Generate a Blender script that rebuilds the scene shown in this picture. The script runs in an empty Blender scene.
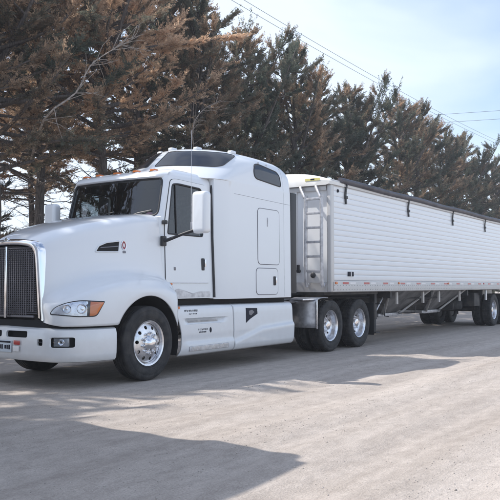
import bpy, bmesh, math, random
import numpy as np
from mathutils import Vector, Matrix
from mathutils.bvhtree import BVHTree

random.seed(7)
np.random.seed(7)
SC = bpy.context.scene
COL = SC.collection
R = math.radians

# ------------------------------------------------------------------ camera
cam_d = bpy.data.cameras.new('camera')
cam = bpy.data.objects.new('camera', cam_d)
COL.objects.link(cam)
YAW, PITCH = 0.591, 0.047
cam.location = (-7.939, -7.020, 1.336)
fw = Vector((math.cos(PITCH) * math.cos(YAW), math.cos(PITCH) * math.sin(YAW), math.sin(PITCH)))
cam.rotation_euler = fw.to_track_quat('-Z', 'Y').to_euler()
cam_d.sensor_width = 36
cam_d.lens = 743.9 / 500 * 36
cam_d.clip_end = 3000
SC.camera = cam

# ------------------------------------------------------------------ light
SUN = Vector((-0.30, 0.86, 1.0)).normalized()          # towards the sun
EL = math.asin(SUN.z)
AZ = math.atan2(SUN.x, SUN.y)
w = bpy.data.worlds.new('World')
SC.world = w
w.use_nodes = True
nt = w.node_tree
bg = nt.nodes['Background']
sky = nt.nodes.new('ShaderNodeTexSky')
sky.sky_type = 'NISHITA'
sky.sun_disc = False
sky.sun_elevation = EL
sky.sun_rotation = AZ
sky.altitude = 600
sky.air_density = 1.0
sky.dust_density = 1.6
sky.ozone_density = 1.2
tc = nt.nodes.new('ShaderNodeTexCoord')
mp = nt.nodes.new('ShaderNodeMapping')
mp.inputs['Scale'].default_value = (1.0, 1.6, 3.2)
mp.inputs['Rotation'].default_value = (0.25, 0.1, 0.5)
no = nt.nodes.new('ShaderNodeTexNoise')
no.inputs['Scale'].default_value = 1.3
no.inputs['Detail'].default_value = 5
no.inputs['Roughness'].default_value = 0.48
no.inputs['Distortion'].default_value = 0.5
rp = nt.nodes.new('ShaderNodeValToRGB')
rp.color_ramp.elements[0].position = 0.40
rp.color_ramp.elements[0].color = (0.03, 0.03, 0.03, 1)
rp.color_ramp.elements[1].position = 0.62
rp.color_ramp.elements[1].color = (0.78, 0.78, 0.78, 1)
mx = nt.nodes.new('ShaderNodeMixRGB')
mx.inputs['Color2'].default_value = (4.7, 5.2, 6.0, 1)      # thin bright cloud
nt.links.new(tc.outputs['Generated'], mp.inputs['Vector'])
nt.links.new(mp.outputs['Vector'], no.inputs['Vector'])
nt.links.new(no.outputs['Fac'], rp.inputs['Fac'])
nt.links.new(rp.outputs['Color'], mx.inputs['Fac'])
nt.links.new(sky.outputs['Color'], mx.inputs['Color1'])
nt.links.new(mx.outputs['Color'], bg.inputs['Color'])
bg.inputs['Strength'].default_value = 0.135

sl = bpy.data.lights.new('sun', 'SUN')
sl.energy = 3.1
sl.angle = R(0.53)
sl.color = (1.0, 0.955, 0.90)
so = bpy.data.objects.new('sun', sl)
COL.objects.link(so)
so.location = (0, 30, 40)
so.rotation_euler = SUN.to_track_quat('Z', 'Y').to_euler()

SC.view_settings.view_transform = 'Standard'
SC.view_settings.look = 'None'
SC.view_settings.exposure = 0.82
SC.view_settings.gamma = 1.0
SC.view_settings.use_curve_mapping = False


# ------------------------------------------------------------------ materials
def mat(name, col, rough=0.5, metal=0.0, coat=0.0, spec=0.5, trans=0.0, emis=None):
    m = bpy.data.materials.new(name)
    m.use_nodes = True
    b = m.node_tree.nodes['Principled BSDF']
    b.inputs['Base Color'].default_value = (*col, 1)
    b.inputs['Roughness'].default_value = rough
    b.inputs['Metallic'].default_value = metal
    b.inputs['Coat Weight'].default_value = coat
    b.inputs['Coat Roughness'].default_value = 0.06
    b.inputs['Specular IOR Level'].default_value = spec
    b.inputs['Transmission Weight'].default_value = trans
    return m


def noise_into(m, c1, c2, scale, lo=0.35, hi=0.65, detail=5, stretch=(1, 1, 1), bump=0.0, bscale=None, rough=None, coord='Object'):
    """colour variation (and optional bump) by a noise in object space"""
    t = m.node_tree
    b = t.nodes['Principled BSDF']
    tcn = t.nodes.new('ShaderNodeTexCoord')
    mpn = t.nodes.new('ShaderNodeMapping')
    mpn.inputs['Scale'].default_value = stretch
    n = t.nodes.new('ShaderNodeTexNoise')
    n.inputs['Scale'].default_value = scale
    n.inputs['Detail'].default_value = detail
    r = t.nodes.new('ShaderNodeValToRGB')
    r.color_ramp.elements[0].position = lo
    r.color_ramp.elements[0].color = (*c1, 1)
    r.color_ramp.elements[1].position = hi
    r.color_ramp.elements[1].color = (*c2, 1)
    t.links.new(tcn.outputs[coord], mpn.inputs['Vector'])
    t.links.new(mpn.outputs['Vector'], n.inputs['Vector'])
    t.links.new(n.outputs['Fac'], r.inputs['Fac'])
    t.links.new(r.outputs['Color'], b.inputs['Base Color'])
    if rough:
        rr = t.nodes.new('ShaderNodeMapRange')
        rr.inputs['To Min'].default_value = rough[0]
        rr.inputs['To Max'].default_value = rough[1]
        t.links.new(n.outputs['Fac'], rr.inputs['Value'])
        t.links.new(rr.outputs['Result'], b.inputs['Roughness'])
    if bump:
        n2 = t.nodes.new('ShaderNodeTexNoise')
        n2.inputs['Scale'].default_value = bscale or scale * 4
        n2.inputs['Detail'].default_value = 6
        t.links.new(mpn.outputs['Vector'], n2.inputs['Vector'])
        bp = t.nodes.new('ShaderNodeBump')
        bp.inputs['Strength'].default_value = bump
        bp.inputs['Distance'].default_value = 0.02
        t.links.new(n2.outputs['Fac'], bp.inputs['Height'])
        t.links.new(bp.outputs['Normal'], b.inputs['Normal'])
    return m


def road_dust(m, base, dust, z0, z1, amount, scale=6):
    """road film on the lower body: noise broken dirt that thins out upwards"""
    t = m.node_tree
    b = t.nodes['Principled BSDF']
    g = t.nodes.new('ShaderNodeNewGeometry')
    sx = t.nodes.new('ShaderNodeSeparateXYZ')
    t.links.new(g.outputs['Position'], sx.inputs['Vector'])
    mr = t.nodes.new('ShaderNodeMapRange')
    mr.inputs['From Min'].default_value = z1
    mr.inputs['From Max'].default_value = z0
    mr.inputs['To Min'].default_value = 0.06
    mr.inputs['To Max'].default_value = 1
    t.links.new(sx.outputs['Z'], mr.inputs['Value'])
    n = t.nodes.new('ShaderNodeTexNoise')
    n.inputs['Scale'].default_value = scale
    n.inputs['Detail'].default_value = 8
    n.inputs['Roughness'].default_value = 0.7
    t.links.new(g.outputs['Position'], n.inputs['Vector'])
    m1 = t.nodes.new('ShaderNodeMath')
    m1.operation = 'MULTIPLY'
    t.links.new(mr.outputs['Result'], m1.inputs[0])
    t.links.new(n.outputs['Fac'], m1.inputs[1])
    m2 = t.nodes.new('ShaderNodeMath')
    m2.operation = 'MULTIPLY'
    m2.use_clamp = True
    m2.inputs[1].default_value = amount
    t.links.new(m1.outputs[0], m2.inputs[0])
    c = t.nodes.new('ShaderNodeMixRGB')
    c.inputs['Color1'].default_value = (*base, 1)
    c.inputs['Color2'].default_value = (*dust, 1)
    t.links.new(m2.outputs[0], c.inputs['Fac'])
    t.links.new(c.outputs['Color'], b.inputs['Base Color'])
    r0 = b.inputs['Roughness'].default_value
    rr = t.nodes.new('ShaderNodeMapRange')
    rr.inputs['To Min'].default_value = r0
    rr.inputs['To Max'].default_value = 0.75
    t.links.new(m2.outputs[0], rr.inputs['Value'])
    t.links.new(rr.outputs['Result'], b.inputs['Roughness'])
    return m


M = {}
M['white'] = road_dust(mat('white_paint', (0.80, 0.80, 0.80), 0.35, coat=1.0), (0.785, 0.805, 0.83), (0.42, 0.38, 0.33), 0.2, 1.5, 0.45)
M['trailer'] = road_dust(mat('trailer_white', (0.78, 0.79, 0.8), 0.3, coat=0.6), (0.77, 0.79, 0.815), (0.45, 0.42, 0.38), 1.0, 2.1, 0.4, 3)
def wavy(m, strength, scale, stretch):
    t_ = m.node_tree
    g_ = t_.nodes.new('ShaderNodeNewGeometry')
    mp_ = t_.nodes.new('ShaderNodeMapping')
    mp_.inputs['Scale'].default_value = stretch
    n_ = t_.nodes.new('ShaderNodeTexNoise')
    n_.inputs['Scale'].default_value = scale
    n_.inputs['Detail'].default_value = 2
    b_ = t_.nodes.new('ShaderNodeBump')
    b_.inputs['Strength'].default_value = strength
    b_.inputs['Distance'].default_value = 0.05
    t_.links.new(g_.outputs['Position'], mp_.inputs['Vector'])
    t_.links.new(mp_.outputs['Vector'], n_.inputs['Vector'])
    t_.links.new(n_.outputs['Fac'], b_.inputs['Height'])
    for q in ('Normal', 'Coat Normal'):
        t_.links.new(b_.outputs['Normal'], t_.nodes['Principled BSDF'].inputs[q])


wavy(M['trailer'], 0.22, 1.6, (1.0, 1.0, 2.2))
M['rail'] = road_dust(mat('rail_aluminium', (0.62, 0.61, 0.6), 0.45, metal=0.35), (0.62, 0.61, 0.6), (0.36, 0.31, 0.26), 1.1, 1.6, 0.7, 9)
M['cap'] = noise_into(mat('cap_fibreglass', (0.74, 0.72, 0.66), 0.5), (0.74, 0.72, 0.67), (0.83, 0.82, 0.79), 3)
M['chrome'] = mat('chrome', (0.82, 0.82, 0.84), 0.09, metal=1)
M['alu'] = noise_into(mat('polished_aluminium', (0.72, 0.72, 0.74), 0.2, metal=1), (0.6, 0.6, 0.62), (0.82, 0.82, 0.84), 14, rough=(0.16, 0.4))
M['steel'] = noise_into(mat('galvanised_steel', (0.5, 0.5, 0.52), 0.45, metal=0.6), (0.42, 0.42, 0.44), (0.62, 0.62, 0.64), 12)
M['black'] = mat('black_plastic', (0.02, 0.02, 0.023), 0.45)
M['gap'] = mat('dark_recess', (0.012, 0.012, 0.014), 0.8)
M['rubber'] = noise_into(mat('tyre_rubber', (0.025, 0.025, 0.027), 0.75), (0.018, 0.018, 0.020), (0.055, 0.051, 0.048), 9, 0.4, 0.75, bump=0.25, bscale=60)
M['frame'] = noise_into(mat('chassis_paint', (0.03, 0.03, 0.033), 0.6), (0.025, 0.025, 0.028), (0.10, 0.09, 0.08), 5, 0.4, 0.8)
M['grille'] = mat('grille_dark', (0.19, 0.185, 0.205), 0.4, metal=0.5)
M['hopper'] = noise_into(mat('hopper_grey', (0.14, 0.13, 0.13), 0.6), (0.08, 0.075, 0.075), (0.22, 0.21, 0.20), 3)
M['nose'] = mat('nose_sunlit_white', (0.86, 0.87, 0.88), 0.25, coat=0.8)  # whiter than the sides: sunlight on the front wall put into the colour
M['amber'] = mat('amber_lens', (0.66, 0.17, 0.03), 0.15, coat=0.6)
M['red'] = mat('red_lens', (0.45, 0.02, 0.02), 0.2, coat=0.5)
M['white_tape'] = mat('white_tape', (0.8, 0.78, 0.78), 0.35)
M['yellow'] = mat('yellow_sticker', (0.72, 0.64, 0.22), 0.5)
M['decal'] = mat('dark_decal', (0.018, 0.02, 0.032), 0.6, spec=0.2)
M['badge'] = mat('badge_red', (0.28, 0.02, 0.03), 0.3, coat=0.4)
M['seat'] = noise_into(mat('seat_cloth', (0.06, 0.06, 0.065), 0.9), (0.05, 0.05, 0.055), (0.09, 0.085, 0.08), 20)
M['interior'] = mat('interior_trim', (0.07, 0.065, 0.06), 0.8)
M['tarp'] = noise_into(mat('tarp_vinyl', (0.04, 0.035, 0.045), 0.5), (0.035, 0.032, 0.042), (0.075, 0.07, 0.085), 4)
M['plate'] = mat('plate_white', (0.6, 0.66, 0.72), 0.4)
M['hose_red'] = mat('hose_red', (0.4, 0.03, 0.02), 0.5)
M['hose_blue'] = mat('hose_blue', (0.03, 0.08, 0.35), 0.5)
M['pink'] = mat('pink_plush', (0.75, 0.22, 0.38), 0.8)


def glass(name, tint, alpha_mix, rough=0.02):
    m = bpy.data.materials.new(name)
    m.use_nodes = True
    t = m.node_tree
    for n in list(t.nodes):
        if n.type == 'BSDF_PRINCIPLED':
            t.nodes.remove(n)
    out = [n for n in t.nodes if n.type == 'OUTPUT_MATERIAL'][0]
    tr = t.nodes.new('ShaderNodeBsdfTransparent')
    tr.inputs['Color'].default_value = (*tint, 1)
    gl = t.nodes.new('ShaderNodeBsdfGlossy')
    gl.inputs['Roughness'].default_value = rough
    gl.inputs['Color'].default_value = (0.95, 0.97, 1, 1)
    fr = t.nodes.new('ShaderNodeFresnel')
    gq = t.nodes.new('ShaderNodeNewGeometry')
    ir = t.nodes.new('ShaderNodeMapRange')                         # same reflectance from both faces of the pane
    ir.inputs['To Min'].default_value = 1.5
    ir.inputs['To Max'].default_value = 1 / 1.5
    t.links.new(gq.outputs['Backfacing'], ir.inputs['Value'])
    t.links.new(ir.outputs['Result'], fr.inputs['IOR'])
    mm = t.nodes.new('ShaderNodeMath')
    mm.operation = 'ADD'
    mm.inputs[1].default_value = alpha_mix
    mm.use_clamp = True
    t.links.new(fr.outputs['Fac'], mm.inputs[0])
    ms = t.nodes.new('ShaderNodeMixShader')
    t.links.new(mm.outputs[0], ms.inputs['Fac'])
    t.links.new(tr.outputs[0], ms.inputs[1])
    t.links.new(gl.outputs[0], ms.inputs[2])
    t.links.new(ms.outputs[0], out.inputs['Surface'])
    return m


M['glass'] = glass('tinted_glass', (0.42, 0.46, 0.48), 0.03)
M['lens'] = glass('clear_lens', (0.93, 0.95, 0.97), 0.04)
M['dark_glass'] = mat('privacy_glass', (0.016, 0.018, 0.024), 0.04, spec=0.8)


# ------------------------------------------------------------------ mesh helpers
def tag(o, label=None, cat=None, group=None, kind=None):
    if label: o['label'] = label
    if cat: o['category'] = cat
    if group: o['group'] = group
    if kind: o['kind'] = kind
    return o


def empty(name, loc=(0, 0, 0), rz=0):
    o = bpy.data.objects.new(name, None)
    o.location = loc
    o.rotation_euler = (0, 0, rz)
    o.empty_display_size = 0.2
    COL.objects.link(o)
    return o


def link_mesh(name, me, m, parent=None, smooth=40):
    if m is not None and len(me.materials) == 0:
        for x in (m if isinstance(m, (list, tuple)) else [m]):
            me.materials.append(x)
    if smooth:
        me.shade_smooth()
        me.set_sharp_from_angle(angle=R(smooth))
    o = bpy.data.objects.new(name, me)
    COL.objects.link(o)
    if parent is not None:
        o.parent = parent
    return o


def obj(name, bm, m, parent=None, smooth=40, fix=True):
    if fix:
        bmesh.ops.recalc_face_normals(bm, faces=bm.faces)
    me = bpy.data.meshes.new(name)
    bm.to_mesh(me)
    bm.free()
    return link_mesh(name, me, m, parent, smooth)


def share(name, src, parent, loc=(0, 0, 0), rot=(0, 0, 0), scale=(1, 1, 1)):
    o = bpy.data.objects.new(name, src.data)
    o.parent = parent
    o.location = loc
    o.rotation_euler = rot
    o.scale = scale
    COL.objects.link(o)
    return o


def copy_tree(o, parent=None):
    c = o.copy()
    COL.objects.link(c)
    c.parent = parent
    for ch in list(o.children):
        copy_tree(ch, c)
    return c


def addbox(bm, c, s, bev=0.0, seg=2, rot=None):
    r = bmesh.ops.create_cube(bm, size=1.0)
    vs = r['verts']
    for v in vs:
        v.co = Vector((v.co.x * s[0], v.co.y * s[1], v.co.z * s[2]))
    if bev > 0:
        es = list({e for v in vs for e in v.link_edges})
        rb = bmesh.ops.bevel(bm, geom=es, offset=bev, segments=seg, affect='EDGES', profile=0.6)
        vs = list({v for f in rb['faces'] for v in f.verts} | {v for v in vs if v.is_valid})
    for v in vs:
        if rot is not None:
            v.co = rot @ v.co
        v.co += Vector(c)
    return vs


def box(name, c, s, m, parent, bev=0.0, rot=None):
    bm = bmesh.new()
    addbox(bm, c, s, bev, rot=rot)
    return obj(name, bm, m, parent)


def addtube(bm, pts, rad, seg=8, cap=True):
    pts = [Vector(p) for p in pts]
    n = len(pts)
    rads = rad if isinstance(rad, (list, tuple)) else [rad] * n
    rings = []
    up = None
    for i, p in enumerate(pts):
        d = (pts[min(i + 1, n - 1)] - pts[max(i - 1, 0)]).normalized()
        if up is None:
            up = Vector((0, 0, 1)) if abs(d.z) < 0.9 else Vector((1, 0, 0))
        a = d.cross(up)
        if a.length < 1e-4:
            a = d.orthogonal()
        a.normalize()
        b = a.cross(d).normalized()
        up = b
        rings.append([bm.verts.new(p + (a * math.cos(2 * math.pi * k / seg) + b * math.sin(2 * math.pi * k / seg)) * rads[i]) for k in range(seg)])
    for i in range(n - 1):
        for k in range(seg):
            bm.faces.new((rings[i][k], rings[i][(k + 1) % seg], rings[i + 1][(k + 1) % seg], rings[i + 1][k]))
    if cap:
        bm.faces.new(rings[0][::-1])
        bm.faces.new(rings[-1])


def tube(name, pts, rad, m, parent, seg=8):
    bm = bmesh.new()
    addtube(bm, pts, rad, seg)
    return obj(name, bm, m, parent)


def addlathe(bm, prof, seg=48, c=(0, 0, 0), axis='Y'):
    rings = []
    for r, y in prof:
        if r < 1e-5:
            rings.append([bm.verts.new(axpt(0, y, 0, c, axis))])
        else:
            rings.append([bm.verts.new(axpt(r, y, 2 * math.pi * k / seg, c, axis)) for k in range(seg)])
    for a, b in zip(rings[:-1], rings[1:]):
        for k in range(seg):
            q = (k + 1) % seg
            if len(a) == 1 and len(b) == 1:
                continue
            if len(a) == 1:
                bm.faces.new((a[0], b[k], b[q]))
            elif len(b) == 1:
                bm.faces.new((a[k], a[q], b[0]))
            else:
                bm.faces.new((a[k], a[q], b[q], b[k]))


def axpt(r, y, a, c, axis):
    if axis == 'Y':
        return Vector((c[0] + r * math.cos(a), c[1] + y, c[2] + r * math.sin(a)))
    if axis == 'X':
        return Vector((c[0] + y, c[1] + r * math.cos(a), c[2] + r * math.sin(a)))
    return Vector((c[0] + r * math.cos(a), c[1] + r * math.sin(a), c[2] + y))


def addgrid(bm, P, closed_u=False):
    """P: (nu, nv, 3)"""
    nu, nv = P.shape[:2]
    V = [[bm.verts.new(P[i, j]) for j in range(nv)] for i in range(nu)]
    for i in range(nu if closed_u else nu - 1):
        a, b = V[i], V[(i + 1) % nu]
        for j in range(nv - 1):
            bm.faces.new((a[j], a[j + 1], b[j + 1], b[j]))
    return V


def catmull(P, n):
    """resample polyline of control points P (k, d) to n points"""
    P = np.asarray(P, float)
    k = len(P)
    Q = np.vstack([2 * P[0] - P[1], P, 2 * P[-1] - P[-2]])
    out = []
    for t in np.linspace(0, k - 1, n):
        i = min(int(t), k - 2)
        u = t - i
        p0, p1, p2, p3 = Q[i], Q[i + 1], Q[i + 2], Q[i + 3]
        out.append(0.5 * (2 * p1 + (p2 - p0) * u + (2 * p0 - 5 * p1 + 4 * p2 - p3) * u * u + (3 * p1 - p0 - 3 * p2 + p3) * u ** 3))
    return np.array(out)


def rounded(pts, r, seg=5):
    """round the corners of a 2-D polygon"""
    n = len(pts)
    out = []
    rs = r if isinstance(r, (list, tuple)) else [r] * n
    for i in range(n):
        p = Vector(pts[i]); a = Vector(pts[i - 1]); b = Vector(pts[(i + 1) % n])
        da = (a - p); db = (b - p)
        q = min(rs[i], da.length * 0.45, db.length * 0.45)
        s = p + da.normalized() * q
        e = p + db.normalized() * q
        for k in range(seg + 1):
            t = k / seg
            out.append(tuple((1 - t) ** 2 * s + 2 * t * (1 - t) * p + t * t * e))
    return out


def densify(pts, step):
    out = []
    n = len(pts)
    for i in range(n):
        a = Vector(pts[i]); b = Vector(pts[(i + 1) % n])
        k = max(1, int((b - a).length / step))
        for j in range(k):
            out.append(tuple(a + (b - a) * j / k))
    return out


RINGS = (1.0, 0.96, 0.85, 0.7, 0.52, 0.34, 0.16)


def patch(name, outline, mapf, m, parent, off=0.005, dome=0.0, skirt=0.02, smooth=50):
    """a pane whose 2-D outline is laid on a surface: mapf(u, v) -> (point, normal)"""
    c = (sum(p[0] for p in outline) / len(outline), sum(p[1] for p in outline) / len(outline))
    bm = bmesh.new()
    rings = []
    for s in RINGS:
        ring = []
        for (u, v) in outline:
            p, n = mapf(c[0] + (u - c[0]) * s, c[1] + (v - c[1]) * s)
            ring.append(bm.verts.new(Vector(p) + Vector(n) * (off + dome * (1 - s ** 2.2))))
        rings.append(ring)
    low = []
    for (u, v) in outline:
        p, n = mapf(u, v)
        low.append(bm.verts.new(Vector(p) - Vector(n) * skirt))
    rings.insert(0, low)
    p, n = mapf(*c)
    cv = bm.verts.new(Vector(p) + Vector(n) * (off + dome))
    k = len(outline)
    for a, b in zip(rings[:-1], rings[1:]):
        for i in range(k):
            bm.faces.new((a[i], a[(i + 1) % k], b[(i + 1) % k], b[i]))
    for i in range(k):
        bm.faces.new((rings[-1][i], rings[-1][(i + 1) % k], cv))
    return obj(name, bm, m, parent, smooth)


def gasket(name, outline, mapf, m, parent, rad=0.012, off=0.004, seg=6):
    pts = []
    for (u, v) in outline:
        p, n = mapf(u, v)
        pts.append(Vector(p) + Vector(n) * off)
    pts.append(pts[0]); pts.append(pts[1])
    bm = bmesh.new()
    addtube(bm, pts, rad, seg, cap=False)
    return obj(name, bm, m, parent)


def prism(outline, axis, a, b):
    """closed prism: outline in the other two coordinates; axis 'X' -> (y, z), 'Y' -> (x, z), 'Z' -> (x, y)"""
    bm = bmesh.new()

    def P(q, t):
        if axis == 'X': return (t, q[0], q[1])
        if axis == 'Y': return (q[0], t, q[1])
        return (q[0], q[1], t)
    A = [bm.verts.new(P(q, a)) for q in outline]
    B = [bm.verts.new(P(q, b)) for q in outline]
    bm.faces.new(A[::-1]); bm.faces.new(B)
    n = len(outline)
    for i in range(n):
        bm.faces.new((A[i], A[(i + 1) % n], B[(i + 1) % n], B[i]))
    bmesh.ops.recalc_face_normals(bm, faces=bm.faces)
    return bm


def cut(o, cutters):
    """subtract the bmesh cutters from object o"""
    tmp = []
    for bm in cutters:
        me = bpy.data.meshes.new('tmp_cut')
        bm.to_mesh(me); bm.free()
        c = bpy.data.objects.new('tmp_cut', me)
        COL.objects.link(c)
        c.parent = o.parent
        md = o.modifiers.new('cut', 'BOOLEAN')
        md.operation = 'DIFFERENCE'
        md.solver = 'EXACT'
        md.object = c
        tmp.append(c)
    bpy.context.view_layer.update()
    dg = bpy.context.evaluated_depsgraph_get()
    me = bpy.data.meshes.new_from_object(o.evaluated_get(dg))
    o.modifiers.clear()
    old = o.data
    o.data = me
    bpy.data.meshes.remove(old)
    for c in tmp:
        d = c.data
        bpy.data.objects.remove(c)
        bpy.data.meshes.remove(d)
    me.shade_smooth()
    me.set_sharp_from_angle(angle=R(35))
    return o


def solidify(o, th):
    md = o.modifiers.new('thickness', 'SOLIDIFY')
    md.thickness = th
    md.offset = -1
    return o


def bvh_of(o):
    me = o.data
    return BVHTree.FromPolygons([v.co for v in me.vertices], [p.vertices for p in me.polygons])


def caster(bvh, origin, ud, vd, nd):
    origin, ud, vd, nd = map(Vector, (origin, ud, vd, nd))
    nd = nd.normalized()

    def f(u, v):
        p = origin + ud * u + vd * v + nd * 2.0
        h, n, i, d = bvh.ray_cast(p, -nd)
        if h is None:
            h, n, i, d = bvh.find_nearest(origin + ud * u + vd * v)
        if n.dot(nd) < 0:
            n = -n
        return h, n
    return f


# ------------------------------------------------------------------ the setting: ground
def lin(vals, x):
    xs, ys = zip(*vals)
    return float(np.interp(x, xs, ys))


gm = bpy.data.materials.new('gravel_ground')
gm.use_nodes = True
t = gm.node_tree
b = t.nodes['Principled BSDF']
b.inputs['Roughness'].default_value = 0.95
b.inputs['Specular IOR Level'].default_value = 0.2
g = t.nodes.new('ShaderNodeNewGeometry')


def nz(scale, detail, stretch=(1, 1, 1), rough=0.6):
    mpn = t.nodes.new('ShaderNodeMapping')
    mpn.inputs['Scale'].default_value = stretch
    mpn.inputs['Rotation'].default_value = (0, 0, 0.06)
    n = t.nodes.new('ShaderNodeTexNoise')
    n.inputs['Scale'].default_value = scale
    n.inputs['Detail'].default_value = detail
    n.inputs['Roughness'].default_value = rough
    t.links.new(g.outputs['Position'], mpn.inputs['Vector'])
    t.links.new(mpn.outputs['Vector'], n.inputs['Vector'])
    return n


def ramp(src, a, ca, b_, cb):
    r = t.nodes.new('ShaderNodeValToRGB')
    r.color_ramp.elements[0].position = a
    r.color_ramp.elements[0].color = (*ca, 1)
    r.color_ramp.elements[1].position = b_
    r.color_ramp.elements[1].color = (*cb, 1)
    t.links.new(src.outputs['Fac'], r.inputs['Fac'])
    return r


def mixc(a, b_, fac, mode='MULTIPLY'):
    x = t.nodes.new('ShaderNodeMixRGB')
    x.blend_type = mode
    x.inputs['Fac'].default_value = fac
    t.links.new(a.outputs['Color'], x.inputs['Color1'])
    t.links.new(b_.outputs['Color'], x.inputs['Color2'])
    return x


n_big = nz(0.35, 4, (0.35, 1.6, 1))
n_track = nz(1.3, 5, (0.10, 1.9, 1), 0.65)
n_mid = nz(7, 8, (0.6, 1, 1), 0.7)
n_fine = nz(70, 4, (1, 1, 1), 0.75)
base = ramp(n_big, 0.3, (0.47, 0.413, 0.367), 0.7, (0.575, 0.515, 0.465))
trk = ramp(n_track, 0.36, (0.82, 0.81, 0.80), 0.62, (1.03, 1.03, 1.03))
mid = ramp(n_mid, 0.3, (0.76, 0.75, 0.74), 0.7, (1.12, 1.12, 1.12))
fin = ramp(n_fine, 0.3, (0.68, 0.67, 0.66), 0.68, (1.2, 1.2, 1.2))
c = mixc(mixc(mixc(base, trk, 0.9), mid, 0.85), fin, 0.8)
t.links.new(c.outputs['Color'], b.inputs['Base Color'])
ad = t.nodes.new('ShaderNodeMath')
ad.operation = 'MULTIPLY_ADD'
ad.inputs[1].default_value = 0.45
t.links.new(n_fine.outputs['Fac'], ad.inputs[0])
t.links.new(n_mid.outputs['Fac'], ad.inputs[2])
bp = t.nodes.new('ShaderNodeBump')
bp.inputs['Strength'].default_value = 0.75
bp.inputs['Distance'].default_value = 0.025
t.links.new(ad.outputs[0], bp.inputs['Height'])
t.links.new(bp.outputs['Normal'], b.inputs['Normal'])
M['ground'] = gm


def hgt(x, y):
    """small relief of the yard: shallow wheel tracks along x; flat close to the truck wheels"""
    z = 0.014 * np.sin(y * 3.1 + 0.35 * np.sin(x * 0.5)) + 0.010 * np.sin(y * 7.3 + x * 0.21 + 1.0) + 0.004 * np.sin(y * 17.0 + 0.6 * np.sin(x * 1.1)) * np.sin(x * 0.35 + y) + 0.008 * np.sin(x * 0.9 + y * 0.7) + 0.004 * np.sin(x * 3.7 - y * 2.9)
    m = np.clip((-(y) - 0.5) / 1.2, 0, 1)
    return z * m - 0.004


gx = np.sinh(np.linspace(-1, 1, 260) * 6.2) / math.sinh(6.2) * 500
gy = np.sinh(np.linspace(-1, 1, 260) * 6.2) / math.sinh(6.2) * 500
gx = np.unique(np.concatenate([gx[(gx < -9) | (gx > 14)], np.arange(-9, 14, 0.11)]))
gy = np.unique(np.concatenate([gy[(gy < -9) | (gy > 1)], np.arange(-9, 1, 0.08)]))
GX, GY = np.meshgrid(gx, gy, indexing='ij')
GZ = hgt(GX, GY) * np.exp(-((GX / 60) ** 2 + (GY / 60) ** 2))
V = np.stack([GX, GY, GZ], -1).reshape(-1, 3)
nx, ny = len(gx), len(gy)
I = np.arange(nx * ny).reshape(nx, ny)
F = np.stack([I[:-1, :-1], I[1:, :-1], I[1:, 1:], I[:-1, 1:]], -1).reshape(-1, 4)


def fast_mesh(name, V, F, m, attr=None):
    """quick mesh from numpy arrays; F (n, k)"""
    me = bpy.data.meshes.new(name)
    k = F.shape[1]
    me.vertices.add(len(V))
    me.vertices.foreach_set('co', np.ascontiguousarray(V, dtype=np.float32).ravel())
    me.loops.add(F.size)
    me.loops.foreach_set('vertex_index', np.ascontiguousarray(F, dtype=np.int32).ravel())
    me.polygons.add(len(F))
    me.polygons.foreach_set('loop_start', np.arange(0, F.size, k, dtype=np.int32))
    me.polygons.foreach_set('loop_total', np.full(len(F), k, dtype=np.int32))
    if attr is not None:
        a = me.attributes.new('tint', 'FLOAT_COLOR', 'POINT')
        a.data.foreach_set('color', np.ascontiguousarray(attr, dtype=np.float32).ravel())
    me.update(calc_edges=True)
    me.validate()
    if m: me.materials.append(m)
    return me


ground = link_mesh('ground', fast_mesh('ground', V, F, M['ground']), None, None, smooth=60)
tag(ground, 'pale dusty gravel yard with wheel tracks and long shadows', 'ground', kind='structure')

# loose stones lying on the yard: one mass
pm = mat('pebble', (0.4, 0.37, 0.34), 0.9)
noise_into(pm, (0.32, 0.285, 0.255), (0.54, 0.49, 0.44), 23, 0.3, 0.7, detail=2)
ico = bmesh.new()
bmesh.ops.create_icosphere(ico, subdivisions=1, radius=1)
iv = np.array([v.co[:] for v in ico.verts])
iF = np.array([[v.index for v in f.verts] for f in ico.faces])
ico.free()
NP_ = 20000
rng = np.random.default_rng(3)
px = rng.uniform(-6.6, 9.5, NP_)
py = -rng.uniform(0.0, 1.0, NP_) ** 0.8 * 6.3 + 0.1
keep = (rng.random(NP_) < 0.25 + 0.75 * (np.sin(py * 3.1 + 0.35 * np.sin(px * 0.5)) > 0.1))
px, py = px[keep], py[keep]
n = len(px)
rad = 0.0022 + 0.005 * rng.random(n) ** 3 + 0.006 * (rng.random(n) > 0.996)
ang = rng.uniform(0, 6.28, n)
sc = rng.uniform(0.65, 1.35, (n, 3)) * [1, 1, 0.7]
P = iv[None] * (1 + rng.uniform(-0.2, 0.2, (n, len(iv), 1))) * sc[:, None, :] * rad[:, None, None]
ca, sa = np.cos(ang)[:, None], np.sin(ang)[:, None]
PX = P[..., 0] * ca - P[..., 1] * sa + px[:, None]
PY = P[..., 0] * sa + P[..., 1] * ca + py[:, None]
PZ = P[..., 2] + (hgt(px, py) + rad * 0.25)[:, None]
V = np.stack([PX, PY, PZ], -1).reshape(-1, 3)
F = (iF[None] + (np.arange(n) * len(iv))[:, None, None]).reshape(-1, 3)
peb = link_mesh('gravel', fast_mesh('gravel', V, F, pm), None, None, smooth=0)
tag(peb, 'loose small stones strewn over the yard', 'gravel', kind='stuff')


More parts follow.
